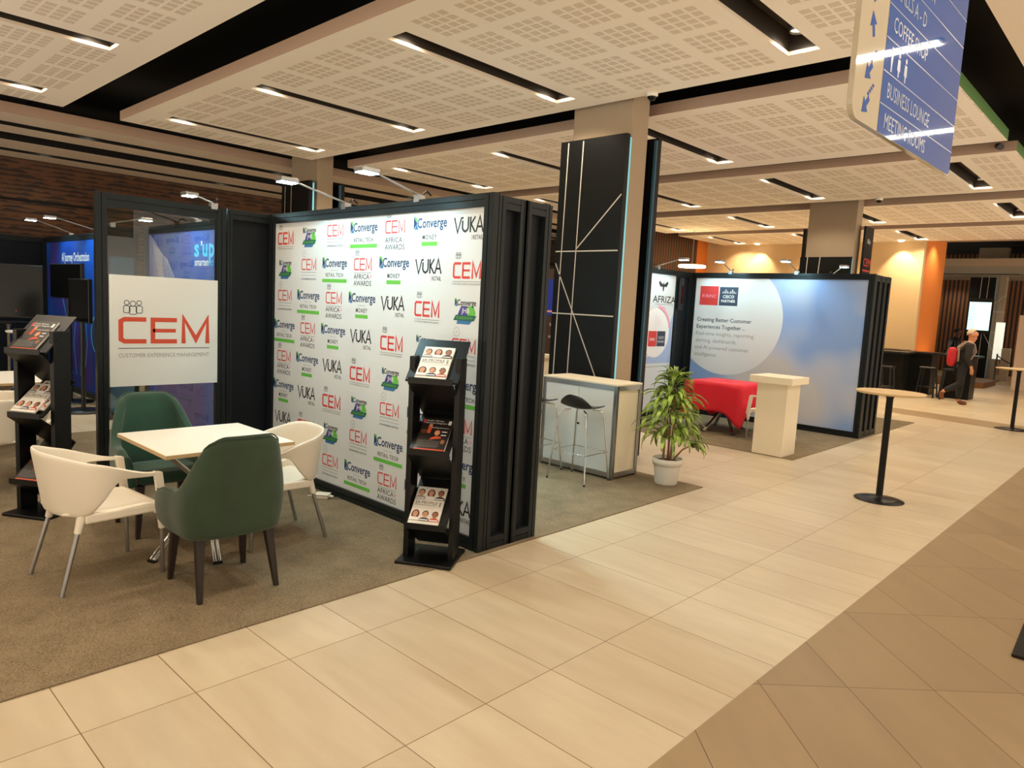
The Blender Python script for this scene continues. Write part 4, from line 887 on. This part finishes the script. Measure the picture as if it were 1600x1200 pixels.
t = thing('ring_pendant', 'glowing oval pendant light hung before the beige wall', 'light', (18.0, 10.22, 3.07)); b = MB(); b.lathe([(.0, 0), (.36, 0), (.38, .02), (.38, .05), (.36, .07), (0, .07)], 'ring_light', 40); b.build('diffuser', t)
b = MB(); b.tube([(0, 0, .07), (0, 0, 1.03)], .006, 'aluminium', 6); b.build('cable', t)
def tv(label, loc, w, h, rz, screen='glass_black', stand=True):
    'screen facing -y'
    t = thing('television', label, 'television', loc, rz); b = MB(); b.box(-w / 2, w / 2, 0, .05, 0, h, 'black_plastic', bev=.006); b.build('casing', t); b = MB(); b.box(-w / 2 + .015, w / 2 - .015, -.003, 0, .02, h - .015, screen); b.build('screen', t)
    if stand:
        b = MB(); b.tube([(0, .05, .1), (0, .05, -loc[2])], .03, 'black_plastic', 10); b.lathe([(0, -loc[2] + .02), (.3, -loc[2] + .02), (.3, -loc[2] + .001)], 'black_plastic', 24, (0, .05)); b.build('stand', t)
    return t
t = tv('large black television at the left edge', (2.15, 12.0, 1.22), 1.25, .75, radians(-12)); b = MB(); b.lathe([(0, 0), (.008, 0)], 'red_dot', 8, T=Matrix.Translation((.3, -.004, .1)) @ Matrix.Rotation(pi / 2, 4, 'X')); b.build('standby_light', t)
tv('black television on a stand, left of two before the blue wall', (3.0, 11.75, 1.52), 1.5, .5, radians(-90)); tv('black television on a stand, right of two before the blue wall', (2.92, 10.85, 1.23), .9, .58, radians(-90))
tv('narrow black screen fixed to the dark panel beside the AFRIZA banner', (10.98, 6.38, 1.83), .1, .55, 0, stand=False)
b = MB()
t = thing('information_screen', 'bright pale screen of listings on the far right black column', 'screen', (30.66, 5.5, 0)); b = MB(); b.box(-.03, .03, -.4, .4, 1.62, 2.9, 'black_plastic'); b.build('casing', t); b = MB(); b.box(-.036, -.03, -.34, .34, 1.74, 2.76, 'screen_light'); P = Pl((-.036, 0, 0), (0, -1, 0), (0, 0, 1))
for k in range(12): b.rect(P, -.34, -.12, 1.8 + .075 * k, 1.815 + .075 * k, 'screen_line')
b.build('display', t)
# black base at the right edge
t = thing('base_plate', 'corner of a black flat base on the dark tiles at the right edge', 'base', (4.58, .47, 0), radians(2)); b = MB(); b.box(0, .6, -.6, .01, 0, .018, 'rack_black', bev=.004); b.build('plate', t); b = MB(); b.tube([(.3, -.3, .018), (.3, -.3, 1.1)], .03, 'rack_black', 16); b.build('pole', t)

# ------------------------------------------------------------ gap behind the logo wall: dark wall and white counter
t = thing('display_wall', 'dark brown backdrop with small white words and a blue screen strip, in the gap left of the tall black column', 'display wall', (10.2, 9.0, 0))
b = MB(); b.box(0, 1.1, 0, .05, .0, 2.5, 'brown_panel'); P = Pl((0, 0, 0), (1, 0, 0), (0, 0, 1)); b.text(P, 'bip', .42, 1.43, h=.07, m='ink_white'); b.text(P, 'soft', .42, 1.2, h=.07, m='ink_white'); b.rect(P, .2, .8, 1.6, 2.3, 'screen_blue', 1); b.rect(P, .2, .8, 1.66, 1.7, 'ink_pink', 2); b.build('panel', t)
t = thing('pedestal', 'small white pedestal in the gap left of the tall black column', 'pedestal', (9.0, 8.0, 0)); b = MB(); b.box(-.2, .2, -.2, .2, 0, .9, 'white_paint'); b.build('body', t); b = MB(); b.box(-.25, .25, -.25, .25, .9, .96, 'white_paint'); b.build('top', t)

# ------------------------------------------------------------ far right: dark bar tables, stools, barrier, steps
def block_table(label, loc, rz=0):
    t = thing('high_table', label, 'table', loc, rz, 'dark high tables before the beige wall'); b = MB(); b.box(-.42, .42, -.42, .42, 1.05, 1.1, 'black_plastic'); b.build('tabletop', t); b = MB(); b.box(-.3, .3, -.3, .3, 0, 1.05, 'black_panel'); b.build('pedestal', t); return t
block_table('dark square high table by the end of the pastel wall', (20.0, 5.35, 0)); block_table('dark square high table in the middle, before the beige wall', (21.1, 4.95, 0)); block_table('dark square high table nearest the walking man', (20.8, 4.0, 0)); block_table('dark square high table against the beige wall', (21.6, 5.9, 0))
def stool2(label, loc, rz=0):
    t = thing('stool', label, 'stool', loc, rz, 'dark stools at the far high tables'); b = MB(); b.box(-.18, .18, -.18, .18, .72, .76, 'black_plastic', bev=.01); b.build('seat', t)
    for x in (-1, 1):
        for y in (-1, 1): b = MB(); b.tube([(x * .14, y * .14, .72), (x * .2, y * .2, 0)], .018, 'black_plastic', 8); b.build('leg', t)
    b = MB(); q = [(-.18, -.18, .25), (.18, -.18, .25), (.18, .18, .25), (-.18, .18, .25), (-.18, -.18, .25)]; b.tube(q, .012, 'black_plastic', 6); b.build('footrest', t); return t
stool2('dark stool below the middle high table, daylight between its legs', (20.15, 4.55, 0)); stool2('dark stool at the high table by the pastel wall end', (18.9, 5.2, 0)); stool2('dark stool pushed under the high table nearest the walking man', (20.1, 4.05, 0), .3); stool2('dark stool left of the high table by the pastel wall end', (19.3, 5.55, 0), .2)
t = thing('platform', 'low wooden step platform behind the walking man', 'step', (26.6, 5.0, 0)); b = MB(); b.box(-1.4, .6, -.8, 1.6, 0, .16, 'bench_wood'); b.build('deck', t)
t = thing('light_box', 'tall narrow lit white panel before the far right slats', 'light box', (30.2, 4.74, 0)); b = MB(); b.box(-.05, .05, -.13, .13, .75, 2.05, 'lit_panel'); b.build('panel', t); b = MB(); b.box(-.04, .04, -.05, .05, 0, .75, 'aluminium'); b.build('post', t)
t = thing('lectern', 'beige upright box beside the narrow lit panel', 'lectern', (30.0, 4.44, 0)); b = MB(); b.box(-.12, .12, -.13, .13, 0, 1.15, 'plaster_grey', bev=.01); b.build('body', t)
t = thing('rope_barrier', 'dark rope barrier in front of the far right slats', 'barrier', (29.4, 3.6, 0))
for y in (-1.2, 0, 1.0): b = MB(); b.lathe([(.15, 0), (.15, .02), (.025, .03), (.025, .95), (.0, .97)], 'black_plastic', 14, (0, y)); b.build('post', t)
for y0, y1 in ((-1.2, 0), (0, 1.0)): b = MB(); b.tube([(0, y0 + (y1 - y0) * k / 8, .9 - .25 * sin(pi * k / 8)) for k in range(9)], .018, 'strap_black', 8); b.build('rope', t)
b = MB(); b.box(-.07, .07, -.2, .2, 0, 2.25, 'plaster'); struct(b.build('pillar', None, (26.0, 3.42, 0)), 'pale pillar edge at the right side of view', 'pillar')

# ------------------------------------------------------------ people (local: +x = walking direction, z up)
def skin_part(name, parent, chains, m, sub=2, root=0):
    'chains: list of lists of (x,y,z,r); first chain holds the root, later chains start from an existing joint index pair'
    V = []; E = []; R = []
    def vid(p):
        for i, v in enumerate(V):
            if (Vector(v) - Vector(p[:3])).length < 1e-5: return i
        V.append(p[:3]); R.append(p[3]); return len(V) - 1
    for ch in chains:
        for a, c in zip(ch[:-1], ch[1:]):
            e = (vid(a), vid(c))
            if e not in E: E.append(e)
    me = bpy.data.meshes.new(name); me.from_pydata(V, E, []); o = bpy.data.objects.new(name, me); COL.objects.link(o); o.parent = parent
    me.materials.append(MATS[m]); sk = o.modifiers.new('skin', 'SKIN'); sk.use_smooth_shade = True
    for i, r in enumerate(R):
        rr = r if isinstance(r, tuple) else (r, r); me.skin_vertices[0].data[i].radius = rr
    me.skin_vertices[0].data[root].use_root = True
    sb = o.modifiers.new('sub', 'SUBSURF'); sb.levels = 1; sb.render_levels = sub; return o
def person(label, loc, rz, pal, pose='walk'):
    t = thing('person', label, 'person', loc, rz)
    PEL = (0, 0, .93, .09); SP = (.03, 0, 1.12, .085); CH = (.075, 0, 1.33, .095); NK = (.11, 0, 1.47, .055); HD0 = (.14, 0, 1.555, .084); HD1 = (.14, 0, 1.645, .112); HD2 = (.128, 0, 1.72, .085)
    if pose == 'walk':
        LL = [(0, .09, .90, .09), (.03, .095, .50, .06), (.01, .10, .10, .042)]; RL = [(0, -.09, .90, .09), (-.02, -.095, .50, .06), (-.33, -.10, .30, .042)]
        LF = [(.01, .10, .10, .042), (.05, .10, .05, .045), (.2, .105, .03, .032)]; RF = [(-.33, -.10, .30, .042), (-.37, -.10, .24, .042), (-.33, -.10, .10, .03)]
        LA = [(.07, .2, 1.37, .06), (-.08, .25, 1.12, .045), (-.02, .24, .90, .035)]; RA = [(.07, -.2, 1.37, .06), (.03, -.25, 1.1, .045), (.14, -.22, .90, .035)]
    else:
        LL = [(0, .09, .90, .09), (.0, .095, .50, .06), (.0, .10, .10, .042)]; RL = [(0, -.09, .90, .09), (.0, -.095, .50, .06), (.0, -.10, .10, .042)]
        LF = [(0, .10, .10, .042), (.05, .10, .05, .045), (.18, .105, .03, .032)]; RF = [(0, -.10, .10, .042), (.05, -.10, .05, .045), (.18, -.105, .03, .032)]
        LA = [(.05, .2, 1.37, .06), (.03, .25, 1.1, .045), (.12, .24, .92, .035)]; RA = [(.05, -.2, 1.37, .06), (.03, -.25, 1.1, .045), (.12, -.24, .92, .035)]
    def hand(w, sg):
        x, y, z, r = w; P0 = (x + .015, y, z - .07, .028); out = [[w, P0]]
        for k, L in enumerate((.07, .08, .075, .06)):
            dx = .028 - .018 * k; a = (x + .015 + dx, y, z - .105, .0095); c = (x + .02 + dx, y - sg * .006, z - .105 - L * .55, .0085); d = (x + .025 + dx * .9, y - sg * .02, z - .105 - L, .0075); out.append([P0, a, c, d])
        out.append([(P0), (x + .05, y - sg * .012, z - .075, .011), (x + .065, y - sg * .02, z - .11, .009)]); return out
    ch = [[PEL, SP, CH, NK, HD0, HD1, HD2], [PEL] + LL + LF[1:], [PEL] + RL + RF[1:], [CH] + LA] + [[CH] + RA] + hand(LA[-1], 1) + hand(RA[-1], -1)
    ch += [[HD0, (.205, 0, 1.575, .045)], [HD1, (.245, 0, 1.625, .018)], [HD1, (.13, .095, 1.635, .018)], [HD1, (.13, -.095, 1.635, .018)]]
    skin_part('body', t, ch, pal['skin'])
    skin_part('jacket', t, [[(0, 0, .78, .165), (0, 0, .86, .168), (.01, 0, .98, .155), (.03, 0, 1.14, .15), (.07, 0, 1.34, .155), (.1, 0, 1.445, .075)], [(.07, 0, 1.34, .155)] + [(p[0], p[1], p[2], p[3] + .022) for p in LA[:2]] + [(LA[2][0], LA[2][1], LA[2][2] + .01, .05)], [(.07, 0, 1.34, .155)] + [(p[0], p[1], p[2], p[3] + .022) for p in RA[:2]] + [(RA[2][0], RA[2][1], RA[2][2] + .01, .05)]], pal['top'])
    skin_part('trousers', t, [[(0, 0, .95, .155)] + [(p[0], p[1], p[2], p[3] + .02) for p in LL], [(0, 0, .95, .155)] + [(p[0], p[1], p[2], p[3] + .02) for p in RL]], pal['leg'])
    for F in (LF, RF): skin_part('shoe', t, [[(a[0], a[1], a[2], a[3] + .012) for a in F]], pal['shoe'])
    b = MB(); V = []; F = []; NA, NB = 20, 14
    for i in range(NB + 1):
        for k in range(NA):
            th = pi * i / NB; ph = 2 * pi * k / NA; V.append((.128 + .112 * sin(th) * cos(ph), .094 * sin(th) * sin(ph), 1.66 + .112 * cos(th)))
    for i in range(NB):
        for k in range(NA):
            f = (i * NA + k, i * NA + (k + 1) % NA, (i + 1) * NA + (k + 1) % NA, (i + 1) * NA + k); cx = sum(V[q][0] for q in f) / 4; cz = sum(V[q][2] for q in f) / 4
            if cz - 1.66 > .55 * (cx - .10) + (.035 if cx > .12 else -.0): F.append(f[::-1])
    b.add(V, F, pal['hair'], True); b.build('hair', t, solid=.012)
    b = MB(); b.tube([(.055, .06, 1.47), (.12, .075, 1.45), (.175, .04, 1.40), (.19, 0, 1.36), (.175, -.04, 1.40), (.12, -.075, 1.45), (.055, -.06, 1.47)], .018, pal['shirt'], 8); b.build('collar', t)
    for sg in (-1, 1): b = MB(); b.lathe([(0, -.008), (.008, 0), (0, .008)], 'ink_black', 8, T=Matrix.Translation((.232, sg * .034, 1.655))); b.build('eye', t)
    return t
WA = radians(-70)
person('grey haired man in a dark suit and tan shoes, walking right with a red backpack', (19.0, 3.62, 0), WA, dict(skin='skin_man', top='suit', leg='trouser', shoe='shoe_tan', hair='hair_grey', shirt='shirt'))
t = thing('backpack', 'red and grey backpack on the walking man', 'bag', (19.0, 3.62, 0), WA)
b = MB(); b.box(-.33, -.13, -.15, .15, .88, 1.33, 'bag_red', bev=.05); b.build('pack', t, subsurf=2); b = MB(); b.box(-.15, -.08, -.16, .16, .86, 1.36, 'bag_grey', bev=.03); b.build('back_pad', t, subsurf=1)
for sg in (-1, 1): b = MB(); b.tube([(-.12, sg * .12, 1.32), (.02, sg * .14, 1.47), (.17, sg * .13, 1.42), (.215, sg * .13, 1.25), (.1, sg * .17, 1.02), (-.1, sg * .15, .95)], .02, 'bag_grey', 8); b.build('strap', t)
person('dim dark clothed person standing in the shadow left of the far screen', (28.2, 5.75, 0), WA + .3, dict(skin='skin_dark', top='black_plastic', leg='black_plastic', shoe='black_plastic', hair='hair_dark', shirt='suit'), 'stand')
bpy.context.view_layer.update()
